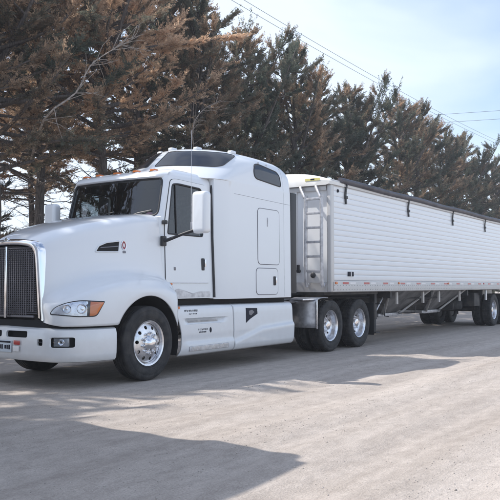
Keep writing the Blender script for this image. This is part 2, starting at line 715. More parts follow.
# ================================================================== wheels (shared meshes)
def tyre_mesh(block=False):
    half = [(0.298, -0.100), (0.312, -0.122), (0.335, -0.132), (0.345, -0.129), (0.352, -0.134), (0.40, -0.142), (0.445, -0.142),
            (0.450, -0.139), (0.456, -0.141), (0.480, -0.136), (0.500, -0.127), (0.513, -0.117), (0.519, -0.108)]
    tread = [(0.520, -0.080), (0.507, -0.077), (0.507, -0.066), (0.521, -0.063), (0.522, -0.030), (0.508, -0.027), (0.508, -0.016), (0.522, -0.013)]
    prof = half + tread
    prof = prof + [(r, -y) for r, y in reversed(prof)]
    seg = 120
    bm = bmesh.new()
    addlathe(bm, prof, seg)
    if block:                                                      # shoulder lugs of the drive tread
        for v in bm.verts:
            rr = math.hypot(v.co.x, v.co.z)
            if rr > 0.505 and abs(v.co.y) < 0.12:
                k = int(round(math.atan2(v.co.z, v.co.x) / (2 * math.pi) * seg)) % 3
                if k == 0:
                    f = (rr - 0.014) / rr
                    v.co.x *= f; v.co.z *= f
    bmesh.ops.recalc_face_normals(bm, faces=bm.faces)
    me = bpy.data.meshes.new('tyre')
    bm.to_mesh(me); bm.free()
    me.materials.append(M['rubber'])
    me.shade_smooth(); me.set_sharp_from_angle(angle=R(32))
    return me


TY_STEER, TY_DRIVE = tyre_mesh(), tyre_mesh(True)


def holed_disc(bm, prof, rh, rx, ra, n=10, side=0.012):
    """wheel disc: profile y(r) with n round hand holes at radius rh"""
    rs = [p[0] for p in prof]; ys = [p[1] for p in prof]
    r0, r1 = rs[0], rs[-1]
    K = 32
    for h in range(n):
        a0 = 2 * math.pi * h / n
        hw = math.pi / n
        outer, hole, hole2 = [], [], []
        for k in range(K):
            # walk the border of the sector box as a square
            tt = k / K * 4
            sdx, f = int(tt), tt - int(tt)
            u, v = [(-1 + 2 * f, -1), (1, -1 + 2 * f), (1 - 2 * f, 1), (-1, 1 - 2 * f)][sdx]
            r = (r0 + r1) / 2 + v * (r1 - r0) / 2
            a = a0 + u * hw
            outer.append((r, a))
            th = math.atan2(v, u)
            hr = rh + ra * math.sin(th)
            ha = a0 + rx * math.cos(th) / rh
            hole.append((hr, ha))
        def P(r, a, dy=0):
            return Vector((r * math.cos(a), float(np.interp(r, rs, ys)) + dy, r * math.sin(a)))
        rows = [[bm.verts.new(P(o[0] + (i[0] - o[0]) * s, o[1] + (i[1] - o[1]) * s)) for o, i in zip(outer, hole)] for s in (0, 0.35, 0.7, 1.0)]
        rows.append([bm.verts.new(P(*i, dy=side * 2)) for i in hole])
        for A, B in zip(rows[:-1], rows[1:]):
            for k in range(K):
                bm.faces.new((A[k], A[(k + 1) % K], B[(k + 1) % K], B[k]))
    bmesh.ops.remove_doubles(bm, verts=bm.verts, dist=0.0008)


def rim_mesh(kind):
    bm = bmesh.new()
    if kind == 'steer':                                            # convex polished disc
        addlathe(bm, [(0.296, -0.118), (0.318, -0.126), (0.320, -0.120), (0.300, -0.100), (0.286, -0.085), (0.280, -0.040), (0.280, 0.12)], 64)
        addlathe(bm, [(0.296, -0.118), (0.288, -0.100), (0.278, -0.080)], 64)
        prof = [(0.150, -0.122), (0.17, -0.118), (0.20, -0.110), (0.235, -0.096), (0.279, -0.074)]
        holed_disc(bm, prof, 0.222, 0.026, 0.026)
        addlathe(bm, [(0.150, -0.122), (0.135, -0.124), (0.110, -0.122)], 64)
    else:                                                          # deep dish outer dual wheel
        addlathe(bm, [(0.296, -0.112), (0.318, -0.122), (0.320, -0.116), (0.300, -0.098)], 64)
        addlathe(bm, [(0.296, -0.112), (0.284, -0.10), (0.276, -0.07), (0.27, -0.03), (0.262, -0.0)], 64)
        prof = [(0.150, 0.045), (0.18, 0.043), (0.21, 0.036), (0.24, 0.022), (0.263, -0.002)]
        holed_disc(bm, prof, 0.212, 0.024, 0.022)
        addlathe(bm, [(0.150, 0.045), (0.10, 0.045)], 64)
    me = bpy.data.meshes.new('rim_' + kind)
    bmesh.ops.recalc_face_normals(bm, faces=bm.faces)
    bm.to_mesh(me); bm.free()
    me.materials.append(M['alu'])
    me.shade_smooth(); me.set_sharp_from_angle(angle=R(35))
    return me


def hub_mesh(kind):
    bm = bmesh.new()
    if kind == 'steer':
        prof = [(0.112, -0.118), (0.108, -0.150), (0.085, -0.168), (0.075, -0.190), (0.062, -0.202), (0.03, -0.208), (0, -0.209)]
    else:
        prof = [(0.112, 0.06), (0.105, 0.0), (0.092, -0.03), (0.090, -0.055), (0.080, -0.066), (0.05, -0.070), (0, -0.071)]
    addlathe(bm, prof, 40)
    me = bpy.data.meshes.new('hub_' + kind)
    bmesh.ops.recalc_face_normals(bm, faces=bm.faces)
    bm.to_mesh(me); bm.free()
    me.materials.append(M['chrome'])
    me.shade_smooth(); me.set_sharp_from_angle(angle=R(35))
    return me


def nut_mesh(y):
    bm = bmesh.new()
    for k in range(10):
        a = 2 * math.pi * (k + 0.5) / 10
        addlathe(bm, [(0.020, y + 0.01), (0.020, y - 0.02), (0.016, y - 0.022), (0.014, y - 0.045), (0.008, y - 0.052), (0, y - 0.053)], 10, (0.1425 * math.cos(a), 0, 0.1425 * math.sin(a)))
    me = bpy.data.meshes.new('lug_nuts')
    bmesh.ops.recalc_face_normals(bm, faces=bm.faces)
    bm.to_mesh(me); bm.free()
    me.materials.append(M['chrome'])
    me.shade_smooth(); me.set_sharp_from_angle(angle=R(35))
    return me


RIM = {k: rim_mesh(k) for k in ('steer', 'drive')}
HUB = {k: hub_mesh(k) for k in ('steer', 'drive')}
NUT = {'steer': nut_mesh(-0.122), 'drive': nut_mesh(0.045)}
bm = bmesh.new()
addlathe(bm, [(0.28, -0.09), (0.28, 0.09), (0.12, 0.09), (0.12, -0.09), (0.28, -0.09)], 32)
INNER = bpy.data.meshes.new('inner_drum')
bm.to_mesh(INNER); bm.free()
INNER.materials.append(M['frame'])


def raw(name, me, parent, loc=(0, 0, 0), rot=(0, 0, 0)):
    o = bpy.data.objects.new(name, me)
    o.parent = parent; o.location = loc; o.rotation_euler = rot
    COL.objects.link(o)
    return o


def wheel(parent, x, y, side, kind, dual=False, spin=0.0):
    """wheel part (rim mesh) with tyre, hub and nuts as sub-parts; side -1 faces the camera side"""
    rot = (0, spin, 0) if side < 0 else (0, spin, math.pi)
    wo = raw('wheel', RIM[kind], parent, (x, y, 0.52), rot)
    raw('tyre', TY_DRIVE if dual else TY_STEER, wo)
    raw('hub', HUB[kind], wo)
    nn = raw('lug_nuts', NUT[kind], wo)
    nn['kind'] = 'stuff'
    if dual:
        w2 = raw('inner_wheel', INNER, parent, (x, y - side * 0.34, 0.52), rot)
        raw('tyre', TY_DRIVE, w2)
    return wo


# ================================================================== the tractor unit
TY0 = 1.22
truck = empty('semi_truck', (0, TY0, 0))
tag(truck, 'white sleeper semi truck tractor with chrome grille, parked on the gravel', 'truck')
WB1, WB2 = 5.49, 6.81


# ---------------- hood
KX = dict(
    XA=[-1.40, -1.415, -1.335, -1.19, -0.99, -0.80, -0.60, -0.34, 0.0, 0.35, 0.63],
    XT=[-1.42, -1.38, -1.28, -1.12, -0.95, -0.76, -0.55, -0.30, -0.05, 0.22, 0.475],
    wA=[0.62, 0.79, 0.95, 1.07, 1.145, 1.18, 1.20, 1.215, 1.22, 1.22, 1.205],
    zc=[1.03, 1.06, 1.13, 1.20, 1.28, 1.34, 1.385, 1.42, 1.43, 1.40, 1.30],
    wn=[0.505, 0.55, 0.60, 0.65, 0.70, 0.755, 0.81, 0.87, 0.93, 0.98, 1.025],
    zt=[1.90, 1.955, 2.02, 2.085, 2.145, 2.20, 2.255, 2.31, 2.36, 2.40, 2.425])
NST = 84
KD = {k: catmull(np.array(v)[:, None], NST)[:, 0] for k, v in KX.items()}


def hood_bottom(x, k):
    arch = 0.52 + math.sqrt(max(0.0, 0.665 ** 2 - x * x)) if abs(x) < 0.665 else 0.0
    lowz = 0.80 if x < 0 else 0.66
    z = max(lowz, arch)
    return z + max(0, 0.05 * (1 - k / 16.0))


rows = []
for k in range(NST):
    XA, XT, wA, zc, wn, zt = (KD[q][k] for q in ('XA', 'XT', 'wA', 'zc', 'wn', 'zt'))
    zA = hood_bottom(XA, k)
    zs = max(zc - 0.12, zA + 0.02)
    zv = zc + 0.055
    mixx = lambda q: XA + (XT - XA) * q
    ctrl = [(XA, wA, zA), (XA, wA + 0.006, zA + 0.45 * (zs - zA)), (XA, wA - 0.012, zs), (XA, wA - 0.075, zc - 0.03),
            (mixx(0.15), wA + (wn - wA) * 0.48, zc + 0.02), (mixx(0.45), wn + 0.055, zv + 0.08),
            (mixx(0.75), wn + 0.012, zv + 0.45 * (zt - zv)), (XT, wn - 0.02, zt - 0.21), (XT, wn - 0.075, zt - 0.095),
            (XT, wn - 0.20, zt - 0.035), (XT, wn * 0.45, zt - 0.008), (XT, 0.0, zt)]
    half = catmull(np.array(ctrl), 56)
    near = half * [1, -1, 1]
    far = half[::-1][1:]
    rows.append(np.vstack([near, far]))
P = np.array(rows)
bm = bmesh.new()
addgrid(bm, P)
hood = obj('hood', bm, M['white'], truck, 60)
hb = bvh_of(hood)
solidify(hood, 0.018)

# inner arch liners
for s in (-1, 1):
    bm = bmesh.new()
    prof = []
    for a in np.linspace(-0.35, math.pi + 0.25, 22):
        prof.append((0.66 * math.cos(a), 0.52 + 0.66 * math.sin(a)))
    Pn = np.array([[(x, s * yy, max(z, 0.30)) for yy in (1.19, 0.85, 0.5)] for x, z in prof])
    addgrid(bm, Pn)
    obj('wheel_arch_liner', bm, M['gap'], truck)

# hood side vents, badge and latch
for s in (-1, 1):
    f = caster(hb, (0, 0, 0), (1, 0, 0), (0, 0, 1), (0, s, 0))
    # airfoil shaped intake
    out = rounded([(-0.66, 1.79), (-0.60, 1.875), (-0.48, 1.925), (-0.27, 1.955), (-0.30, 1.80)], 0.02)
    v = patch('hood_vent', densify(out, 0.04), f, M['gap'], truck, off=0.004, skirt=0.01)
    gasket('vent_trim', densify(out, 0.04), f, M['white'], v, 0.010, 0.004)
    lo = densify([(-0.58, 1.845), (-0.575, 1.855), (-0.30, 1.885), (-0.30, 1.872)], 0.05)
    patch('vent_blade', lo, f, M['grille'], v, off=0.010, skirt=0.0)
    ov = [(-0.21 + 0.036 * math.cos(a), 1.895 + 0.062 * math.sin(a)) for a in np.linspace(0, 2 * math.pi, 20, endpoint=False)]
    bd = patch('badge', ov, f, M['badge'], truck, off=0.008, skirt=0.01)
    gasket('badge_rim', ov, f, M['chrome'], bd, 0.006, 0.008)
    patch('badge_core', [(-0.21 + 0.014 * math.cos(a), 1.895 + 0.03 * math.sin(a)) for a in np.linspace(0, 2 * math.pi, 12, endpoint=False)], f, M['white_tape'], bd, off=0.011, skirt=0)
    patch('badge_plate', rounded([(-0.235, 1.785), (-0.185, 1.785), (-0.185, 1.815), (-0.235, 1.815)], 0.006, 3), f, M['grille'], bd, off=0.006, skirt=0.006)

# headlights: dark bezel, chrome reflector with two bowls, clear lens, amber turn signal
for s in (-1, 1):
    nd = Vector((-0.72, s * 0.69, 0.05))
    ud = Vector((0.69, s * 0.72, 0)).normalized()
    org = Vector((-1.185, s * 1.03, 1.0))
    f = caster(hb, org, ud, (0, 0, 1), nd)
    outline = rounded([(-0.36, -0.045), (-0.30, 0.045), (-0.16, 0.105), (0.02, 0.14), (0.345, 0.13), (0.24, -0.075), (0.0, -0.08)], [0.04, 0.05, 0.08, 0.1, 0.02, 0.05, 0.05])
    outline = densify(outline, 0.03)
    hl = patch('headlight', outline, f, M['black'], truck, off=0.004, skirt=0.012)

    def shrink(o, k, dx=0.0):
        cx = sum(p[0] for p in o) / len(o); cz = sum(p[1] for p in o) / len(o)
        return [(cx + (p[0] - cx) * k + dx, cz + (p[1] - cz) * k) for p in o]
    inn = [(u, z) for u, z in outline]
    cx = sum(p[0] for p in inn) / len(inn); cz = sum(p[1] for p in inn) / len(inn)
    inn = [(cx + (u - cx) * 0.95, cz + (z - cz) * 0.86) for u, z in inn]
    refl = [(u, z) for u, z in inn if u < 0.135]
    amb = [(u, z) for u, z in inn if u >= 0.135]
    patch('reflector', refl, f, M['alu'], hl, off=0.007, skirt=0.0)
    bm = bmesh.new()
    for (u, z, r) in ((-0.13, 0.025, 0.058), (0.055, 0.03, 0.066)):
        p, nn = f(u, z)
        q = nd.normalized().to_track_quat('Y', 'Z').to_matrix()
        b2 = bmesh.new()
        addlathe(b2, [(r, -0.02), (r, 0.022), (r * 0.93, 0.024), (r * 0.82, 0.004), (r * 0.55, -0.004), (r * 0.3, 0.0), (r * 0.26, 0.014), (0, 0.018)], 28)
        for vv in b2.verts:
            vv.co = q @ vv.co + p + nn * 0.006
        tmp = bpy.data.meshes.new('t'); b2.to_mesh(tmp); b2.free(); bm.from_mesh(tmp); bpy.data.meshes.remove(tmp)
    obj('lamp_bowl', bm, M['chrome'], hl)
    patch('turn_signal', amb, f, M['amber'], hl, off=0.012, dome=0.008, skirt=0.0)
    patch('lens', inn, f, M['lens'], hl, off=0.012, dome=0.034, skirt=0.0)

# ---------------- grille
gr = empty('grille')
bm = bmesh.new()
gout = [(0.585, 0.90), (0.575, 1.05), (0.55, 1.4), (0.525, 1.7), (0.50, 1.80), (0.43, 1.865), (0.25, 1.895), (0.0, 1.905)]
gh = catmull(np.array(gout), 40)


def gx_of(y):
    return -1.485 + 0.085 * (abs(y) / 0.6) ** 2.2


def ring3(sc, xo, zsh=0.0):
    pts = [(gx_of(p[0] * sc) + xo, -p[0] * sc, 1.38 + (p[1] - 1.38) * sc + zsh) for p in gh]
    pts += [(p[0], -p[1], p[2]) for p in reversed(pts[:-1])]
    return pts
# the dark panel, surround and bars
A = ring3(0.90, 0.015)
c0 = bm.verts.new((-1.465, 0, 1.3))
vs = [bm.verts.new(p) for p in A]
for i in range(len(vs)):
    bm.faces.new((vs[i], vs[(i + 1) % len(vs)], c0))
bpy.data.objects.remove(gr)
gr = obj('grille', bm, M['frame'], truck)
rows = [ring3(1.09, 0.09), ring3(1.085, 0.0), ring3(1.06, -0.022), ring3(1.02, -0.03), ring3(0.97, -0.024), ring3(0.94, -0.010), ring3(0.925, 0.04)]
bm = bmesh.new()
addgrid(bm, np.array(rows))
obj('grille_surround', bm, M['chrome'], gr, 50)
bm = bmesh.new()
rot = None
zz = 0.965
while zz < 1.84:
    wmax = float(np.interp(zz, [0.90, 1.05, 1.4, 1.7, 1.80, 1.865], [0.585, 0.575, 0.55, 0.525, 0.50, 0.41])) * 0.92
    ys = np.linspace(-wmax, wmax, 15)
    rws = []
    for y in ys:
        x = gx_of(y)
        rws.append([(x - 0.008, y, zz - 0.007), (x - 0.014, y, zz), (x - 0.004, y, zz + 0.008), (x + 0.012, y, zz + 0.006)])
    addgrid(bm, np.array(rws))
    zz += 0.0285
for y in np.linspace(-0.48, 0.48, 27):
    if abs(y) > 0.03:
        addbox(bm, (gx_of(y) - 0.012, y, 1.375), (0.014, 0.007, 0.86 if abs(y) < 0.4 else 0.78))
o = obj('grille_bars', bm, M['grille'], gr)
o['kind'] = 'stuff'
box('grille_center_bar', (-1.502, 0, 1.375), (0.022, 0.045, 0.95), M['chrome'], gr, 0.008)
box('grille_foot', (-1.45, 0, 0.925), (0.03, 1.0, 0.03), M['grille'], gr, 0.008)
# small emblem above the grille
bm = bmesh.new()
addlathe(bm, [(0, -0.012), (0.035, -0.010), (0.042, 0.0), (0.042, 0.02)], 24, (-1.50, 0, 1.93), 'X')
obj('emblem', bm, M['chrome'], gr)

# ---------------- bumper
bpath = np.array([(-1.515, 0.0), (-1.505, 0.38), (-1.47, 0.68), (-1.40, 0.87), (-1.28, 1.01), (-1.12, 1.105), (-0.92, 1.17), (-0.655, 1.205)])
bp_ = catmull(bpath, 46)
bprof = [(-0.075, 0.335), (-0.03, 0.345), (-0.004, 0.375), (0.006, 0.44), (0.010, 0.58), (0.006, 0.70), (-0.012, 0.755), (-0.05, 0.775), (-0.10, 0.775)]
full = np.vstack([bp_ * [1, -1], (bp_[::-1])[1:]])
full = full[:0:-1] if False else np.vstack([(bp_ * [1, -1])[::-1], bp_[1:]])
rows = []
for i, (x, y) in enumerate(full):
    a = full[max(i - 1, 0)]; c_ = full[min(i + 1, len(full) - 1)]
    d = Vector((c_[0] - a[0], c_[1] - a[1])).normalized()
    nrm = (-d.y, d.x)
    rows.append([(x + nrm[0] * o_, y + nrm[1] * o_, z + 0.02 * (1 - min(1, abs(y) / 0.9))) for o_, z in bprof])
bm = bmesh.new()
rr = np.array(rows)
thick = rr.copy()
inn_ = rr.copy()
for i in range(len(full)):
    for j in range(len(bprof)):
        inn_[i, j, 0] = full[i][0] + (rr[i, j, 0] - full[i][0]) + 0.028 * max(0.35, 1 - (abs(full[i][1]) / 1.2) ** 3)
        inn_[i, j, 1] = rr[i, j, 1] * 0.982
        inn_[i, j, 2] = 0.565 + (rr[i, j, 2] - 0.565) * 0.93
VA, VB = addgrid(bm, rr), addgrid(bm, inn_)
nI, nJ = len(VA), len(VA[0])
for i in range(nI - 1):
    for j in (0, nJ - 1):
        bm.faces.new((VA[i][j], VA[i + 1][j], VB[i + 1][j], VB[i][j]))
for j in range(nJ - 1):
    for i in (0, nI - 1):
        bm.faces.new((VA[i][j], VA[i][j + 1], VB[i][j + 1], VB[i][j]))
bumper = obj('bumper', bm, M['white'], truck, 50)
bpy.context.view_layer.update()


def slot(cx, cz, w_, h_, r=0.02, skew=0.0):
    return rounded([(cx - w_ / 2, cz - h_ / 2 + skew), (cx + w_ / 2, cz - h_ / 2), (cx + w_ / 2, cz + h_ / 2), (cx - w_ / 2, cz + h_ / 2 - skew)], r, 4)


cutters = []
for s in (-1, 1):
    cutters.append(prism(slot(s * 0.245, 0.695, 0.40, 0.085, 0.03), 'X', -1.9, -1.2))       # centre slots
    cutters.append(prism(slot(s * 0.66, 0.60, 0.085, 0.085, 0.02), 'X', -1.9, -1.15))       # tow pin hole
    cutters.append(prism(slot(s * 0.925, 0.60, 0.25, 0.13, 0.025), 'X', -1.9, -1.0))       # fog lamp
cut(bumper, cutters)
bm = bmesh.new()
rows = [[(x + 0.07 if abs(y) < 1.0 else x + 0.02, y * 0.94, z) for z in (0.42, 0.88)] for x, y in full]
addgrid(bm, np.array(rows))
obj('bumper_shade_backing', bm, M['gap'], bumper)  # dark sheet that stands in for shade behind the gap and openings
for s in (-1, 1):
    cx, cy = -1.315, s * 0.885
    bm = bmesh.new()
    nd = Vector((-0.86, s * 0.5, 0)).normalized()
    q = nd.to_track_quat('Y', 'Z').to_matrix()
    addbox(bm, (cx, cy, 0.60), (0.20, 0.05, 0.11), 0.012, rot=q)
    fl = obj('fog_light', bm, M['steel'], bumper)
    b2 = bmesh.new()
    addlathe(b2, [(0.040, 0.02), (0.043, 0.034), (0.036, 0.036), (0.02, 0.026), (0, 0.03)], 24)
    for vv in b2.verts:
        vv.co = q @ vv.co + Vector((cx, cy, 0.60))
    obj('lamp_bowl', b2, M['chrome'], fl)
    bm = bmesh.new()
    addbox(bm, Vector((cx, cy, 0.60)) + nd * 0.036, (0.21, 0.006, 0.115), 0.002, rot=q)
    obj('lens', bm, M['lens'], fl)
    bm = bmesh.new()
    addtube(bm, [(-1.44, s * 0.66 - 0.03, 0.60), (-1.48, s * 0.66 - 0.02, 0.60), (-1.49, s * 0.66, 0.60), (-1.48, s * 0.66 + 0.02, 0.60), (-1.44, s * 0.66 + 0.03, 0.60)], 0.010, 8)
    obj('tow_hook', bm, M['black'], bumper)
pl = box('licence_plate', (-1.536, -0.02, 0.53), (0.008, 0.305, 0.152), M['plate'], bumper, 0.004)
box('plate_band', (-1.5415, -0.02, 0.588), (0.004, 0.28, 0.022), M['decal'], pl, 0)
bm = bmesh.new()
for k, (y, w_) in enumerate([(-0.125, 0.03), (-0.085, 0.024), (-0.045, 0.032), (0.02, 0.026), (0.06, 0.03), (0.10, 0.022)]):
    addbox(bm, (-1.5415, y - 0.02 + 0.01, 0.522), (0.004, w_, 0.06 - 0.006 * (k % 3)))
tag(obj('plate_marks', bm, M['decal'], pl), kind='stuff')
box('permit_tag', (-1.536, -0.275, 0.585), (0.006, 0.12, 0.055), M['red'], bumper, 0.003)
box('permit_card', (-1.536, -0.26, 0.505), (0.006, 0.12, 0.07), M['white_tape'], bumper, 0.003)

# ---------------- cab shell
def cab_half(z, inset=0.0):
    """half outline of the cab at height z: (x, dy) from the middle of the front to the rear"""
    side = 1.085 - 0.045 * (z - 1.2) - inset
    if z > 2.95:
        side -= 0.35 * ((z - 2.95) / 0.2) ** 2 * 0.5
    xf = 0.36 + max(0, z - 2.35) * 0.25 + inset
    if z < 2.35:
        xf = 0.33 + inset
    if z > 3.02:
        xf += (z - 3.02) * 2.2
    xr = 1.665 - inset
    crn = 0.06
    pts = []
    for q in np.linspace(0, 1, 16):
        dy = q * (side - crn)
        pts.append((xf + 0.10 * (dy / 1.0) ** 2.4, dy))
    xe = pts[-1][0]
    for a in np.linspace(0.15, 1, 7):
        th = a * math.pi / 2
        pts.append((xe + 0.07 * (1 - math.cos(th)) + 0.01 * a, side - crn + crn * math.sin(th)))
    for q in np.linspace(0.08, 1, 10):
        pts.append((pts[22][0] + (xr - pts[22][0]) * q, side))
    return pts


def windshield_x(y, z):
    return 0.36 + max(0, z - 2.35) * 0.25 + 0.10 * abs(y) ** 2.4


def solid_slices(bm, halves, zs, shear=None):
    rings = []
    for h, z in zip(halves, zs):
        ring = [(x, -y, z) for x, y in h] + [(x, y, z) for x, y in reversed(h[1:] if abs(h[0][1]) < 1e-6 else h)]
        if shear:
            ring = [shear(p) for p in ring]
        rings.append([bm.verts.new(p) for p in ring])
    n = len(rings[0])
    for a, b_ in zip(rings[:-1], rings[1:]):
        for i in range(n):
            bm.faces.new((a[i], a[(i + 1) % n], b_[(i + 1) % n], b_[i]))
    bm.faces.new(rings[0][::-1])
    bm.faces.new(rings[-1])
    bmesh.ops.recalc_face_normals(bm, faces=bm.faces)


zs = [1.13, 1.3, 1.8, 2.2, 2.34, 2.36, 2.5, 2.7, 2.9, 2.98, 3.03, 3.07, 3.10, 3.125]
bm = bmesh.new()
solid_slices(bm, [cab_half(z) for z in zs], zs)
cab = obj('cab', bm, M['white'], truck)
WS = rounded([(-0.955, 2.375), (0.955, 2.375), (0.93, 2.955), (-0.93, 2.955)], 0.09, 6)


def side_y(z):
    return 1.085 - 0.045 * (z - 1.2)


DW = rounded([(0.56, 2.10), (1.42, 2.10), (1.42, 2.86), (0.84, 2.88), (0.70, 2.86)], [0.03, 0.05, 0.07, 0.06, 0.05], 5)   # door window (x, z)
inner = bmesh.new()
zi = [1.5, 1.8, 2.2, 2.34, 2.36, 2.5, 2.7, 2.9, 2.97]
solid_slices(inner, [cab_half(z, 0.05) for z in zi], zi)
cut(cab, [inner, prism(WS, 'X', -0.2, 0.95), prism(DW, 'Y', -1.4, 1.4)])
# interior faces take the trim material
cab.data.materials.append(M['interior'])
for p in cab.data.polygons:
    cc = p.center
    if 1.45 < cc.z < 3.0 and 0.40 < cc.x < 1.63 and abs(cc.y) < side_y(cc.z) - 0.03:
        to_mid = Vector((1.05 - cc.x, -cc.y, 2.2 - cc.z))
        if p.normal.dot(to_mid) > 0 and cc.x - windshield_x(cc.y, cc.z) > 0.03:
            p.material_index = 1


def ws_map(u, v):
    x = windshield_x(u, v)
    d = 1e-3
    nx_ = Vector((-1, (windshield_x(u + d, v) - windshield_x(u - d, v)) / (2 * d), (windshield_x(u, v + d) - windshield_x(u, v - d)) / (2 * d))).normalized()
    return Vector((x, u, v)), nx_


wsd = densify(WS, 0.06)
wind = patch('windshield', [(u * 0.998, 2.66 + (v - 2.66) * 0.998) for u, v in wsd], ws_map, M['glass'], truck, off=-0.008, skirt=-0.008)
gasket('windshield_seal', wsd, ws_map, M['black'], wind, 0.016, 0.0)
for yy in (-0.42, 0.30):
    bm = bmesh.new()
    a = Vector((windshield_x(yy, 2.37) - 0.02, yy, 2.365))
    e = Vector((windshield_x(yy - 0.42, 2.46) - 0.012, yy - 0.42, 2.455))
    addtube(bm, [a, (a + e) / 2 + Vector((-0.015, 0, 0.01)), e], 0.008, 6)
    obj('wiper', bm, M['black'], wind)

# doors
for s in (-1, 1):
    def side_map(u, v, s=s):
        return Vector((u, s * side_y(v), v)), Vector((0, s, 0.045)).normalized()
    dout = rounded([(0.495, 1.37), (1.565, 1.37), (1.565, 2.93), (0.82, 2.95), (0.67, 2.93), (0.505, 2.25)], [0.06, 0.05, 0.09, 0.05, 0.06, 0.1], 5)
    bmd = prism(dout, 'Y', 0.0, 0.014)
    door = obj('door', bmd, M['white'], truck)
    cut(door, [prism(DW, 'Y', -0.2, 0.2)])
    for v in door.data.vertices:
        v.co.y = s * (side_y(v.co.z) + 0.001 + v.co.y)
    gasket('door_seam', densify(dout, 0.08), side_map, M['gap'], door, 0.0065, 0.002)
    pane = patch('door_window', densify(DW, 0.08), side_map, M['glass'], door, off=-0.004, skirt=-0.004)
    gasket('window_seal', densify(DW, 0.08), side_map, M['black'], door, 0.013, 0.012)
    bm = bmesh.new()                                               # vent window divider
    addtube(bm, [(0.78, s * (side_y(2.10) + 0.005), 2.11), (0.78, s * (side_y(2.86) + 0.005), 2.86)], 0.011, 6)
    obj('window_divider', bm, M['black'], door)
    hd = box('door_handle', (1.395, s * (side_y(1.66) + 0.018), 1.66), (0.075, 0.02, 0.19), M['black'], door, 0.015)
    box('handle_pull', (1.43, s * (side_y(1.66) + 0.036), 1.68), (0.030, 0.025, 0.12), M['chrome'], hd, 0.010)
    box('door_lock', (0.70, s * (side_y(1.62) + 0.016), 1.58), (0.045, 0.012, 0.05), M['grille'], door, 0.005)
    # polished kick panel below the door
    kp = rounded([(0.74, 1.145), (1.58, 1.145), (1.58, 1.235), (1.3, 1.235), (1.1, 1.20), (0.80, 1.28), (0.72, 1.27)], 0.02, 3)
    patch('kick_panel', densify(kp, 0.08), side_map, M['steel'], cab, off=0.006, skirt=0.004)
    for (x_, z_) in ((0.62, 1.40), (0.63, 1.30)):
        box('reflector', (x_, s * (side_y(z_) + 0.008), z_ - 0.05), (0.05, 0.012, 0.03), M['amber'] if z_ > 1.35 else M['red'], cab, 0.004)

# visor lip above the windscreen with five amber marker lamps
bm = bmesh.new()
rows = []
for y in np.linspace(-0.985, 0.985, 41):
    ed = max(0, (abs(y) - 0.86) / 0.125)
    x = windshield_x(y, 2.95) + 0.05 * ed
    rows.append([(x + 0.01, y, 2.955), (x - 0.045 + 0.045 * ed, y, 2.958), (x - 0.062 + 0.05 * ed, y, 2.975), (x - 0.045 + 0.03 * ed, y, 3.01), (x + 0.02, y, 3.055), (x + 0.12, y, 3.095)])
addgrid(bm, np.array(rows))
visor = obj('sun_visor', bm, M['white'], truck, 50)
for y in (-0.72, -0.40, 0.0, 0.40, 0.72):
    x = windshield_x(y, 2.95) + 0.075
    ml = box('marker_lamp', (x, y, 3.088), (0.09, 0.10, 0.036), M['amber'], truck, 0.014)
    box('lamp_base', (x + 0.02, y, 3.066), (0.13, 0.13, 0.02), M['chrome'], ml, 0.006)

# interior
box('dashboard', (0.68, 0, 2.16), (0.42, 1.86, 0.36), M['interior'], truck, 0.06)
for s in (-1, 1):
    bm = bmesh.new()
    addbox(bm, (1.22, s * 0.58, 1.86), (0.5, 0.52, 0.16), 0.05)
    addbox(bm, (1.44, s * 0.58, 2.25), (0.14, 0.5, 0.72), 0.06)
    addbox(bm, (1.45, s * 0.58, 2.70), (0.10, 0.28, 0.18), 0.04)
    obj('seat', bm, M['seat'], truck)
bm = bmesh.new()
pts = [(0.90 + 0.10 * math.cos(a), -0.58 + 0.225 * math.sin(a), 2.22 + 0.2 * math.cos(a)) for a in np.linspace(0, 2 * math.pi, 28)]
addtube(bm, pts, 0.016, 6, cap=False)
addtube(bm, [(0.72, -0.58, 2.05), (0.90, -0.58, 2.22)], 0.03, 6)
addtube(bm, [(0.90, -0.80, 2.22), (0.90, -0.36, 2.22)], 0.014, 6)
obj('steering_wheel', bm, M['black'], truck)
bm = bmesh.new()
bmesh.ops.create_icosphere(bm, subdivisions=2, radius=0.055, matrix=Matrix.Translation((0.60, -0.66, 2.40)) @ Matrix.Diagonal((0.8, 1.2, 0.9, 1)))
obj('dash_ornament', bm, M['pink'], truck)

# mirrors
for s in (-1, 1):
    y0 = s * 1.60
    bm = bmesh.new()
    addbox(bm, (0.68, y0, 2.40), (0.16, 0.27, 0.62), 0.07, 4)
    mh = obj('mirror', bm, M['white'], truck, 60)
    box('mirror_glass', (0.763, y0, 2.47), (0.006, 0.20, 0.38), M['chrome'], mh, 0.002)
    box('spot_mirror_glass', (0.763, y0, 2.185), (0.006, 0.20, 0.13), M['chrome'], mh, 0.002)
    bm = bmesh.new()
    addtube(bm, [(0.47, s * 1.04, 1.99), (0.49, s * 1.12, 2.00), (0.58, s * 1.35, 2.09), (0.66, s * 1.58, 2.16)], [0.035, 0.026, 0.022, 0.03], 10)
    addbox(bm, (0.47, s * 1.055, 1.985), (0.10, 0.05, 0.15), 0.015)
    addbox(bm, (0.48, s * 1.07, 2.265), (0.07, 0.07, 0.06), 0.015)
    obj('mirror_arm', bm, M['black'], mh)
    if s < 0:
        bm = bmesh.new()
        addtube(bm, [(0.62, s * 1.46, 2.12), (0.62, s * 1.455, 2.9), (0.63, s * 1.45, 3.62)], [0.006, 0.004, 0.0025], 6)
        addtube(bm, [(0.62, s * 1.46, 2.12), (0.62, s * 1.46, 2.26)], 0.012, 8)
        obj('antenna', bm, M['steel'], mh)

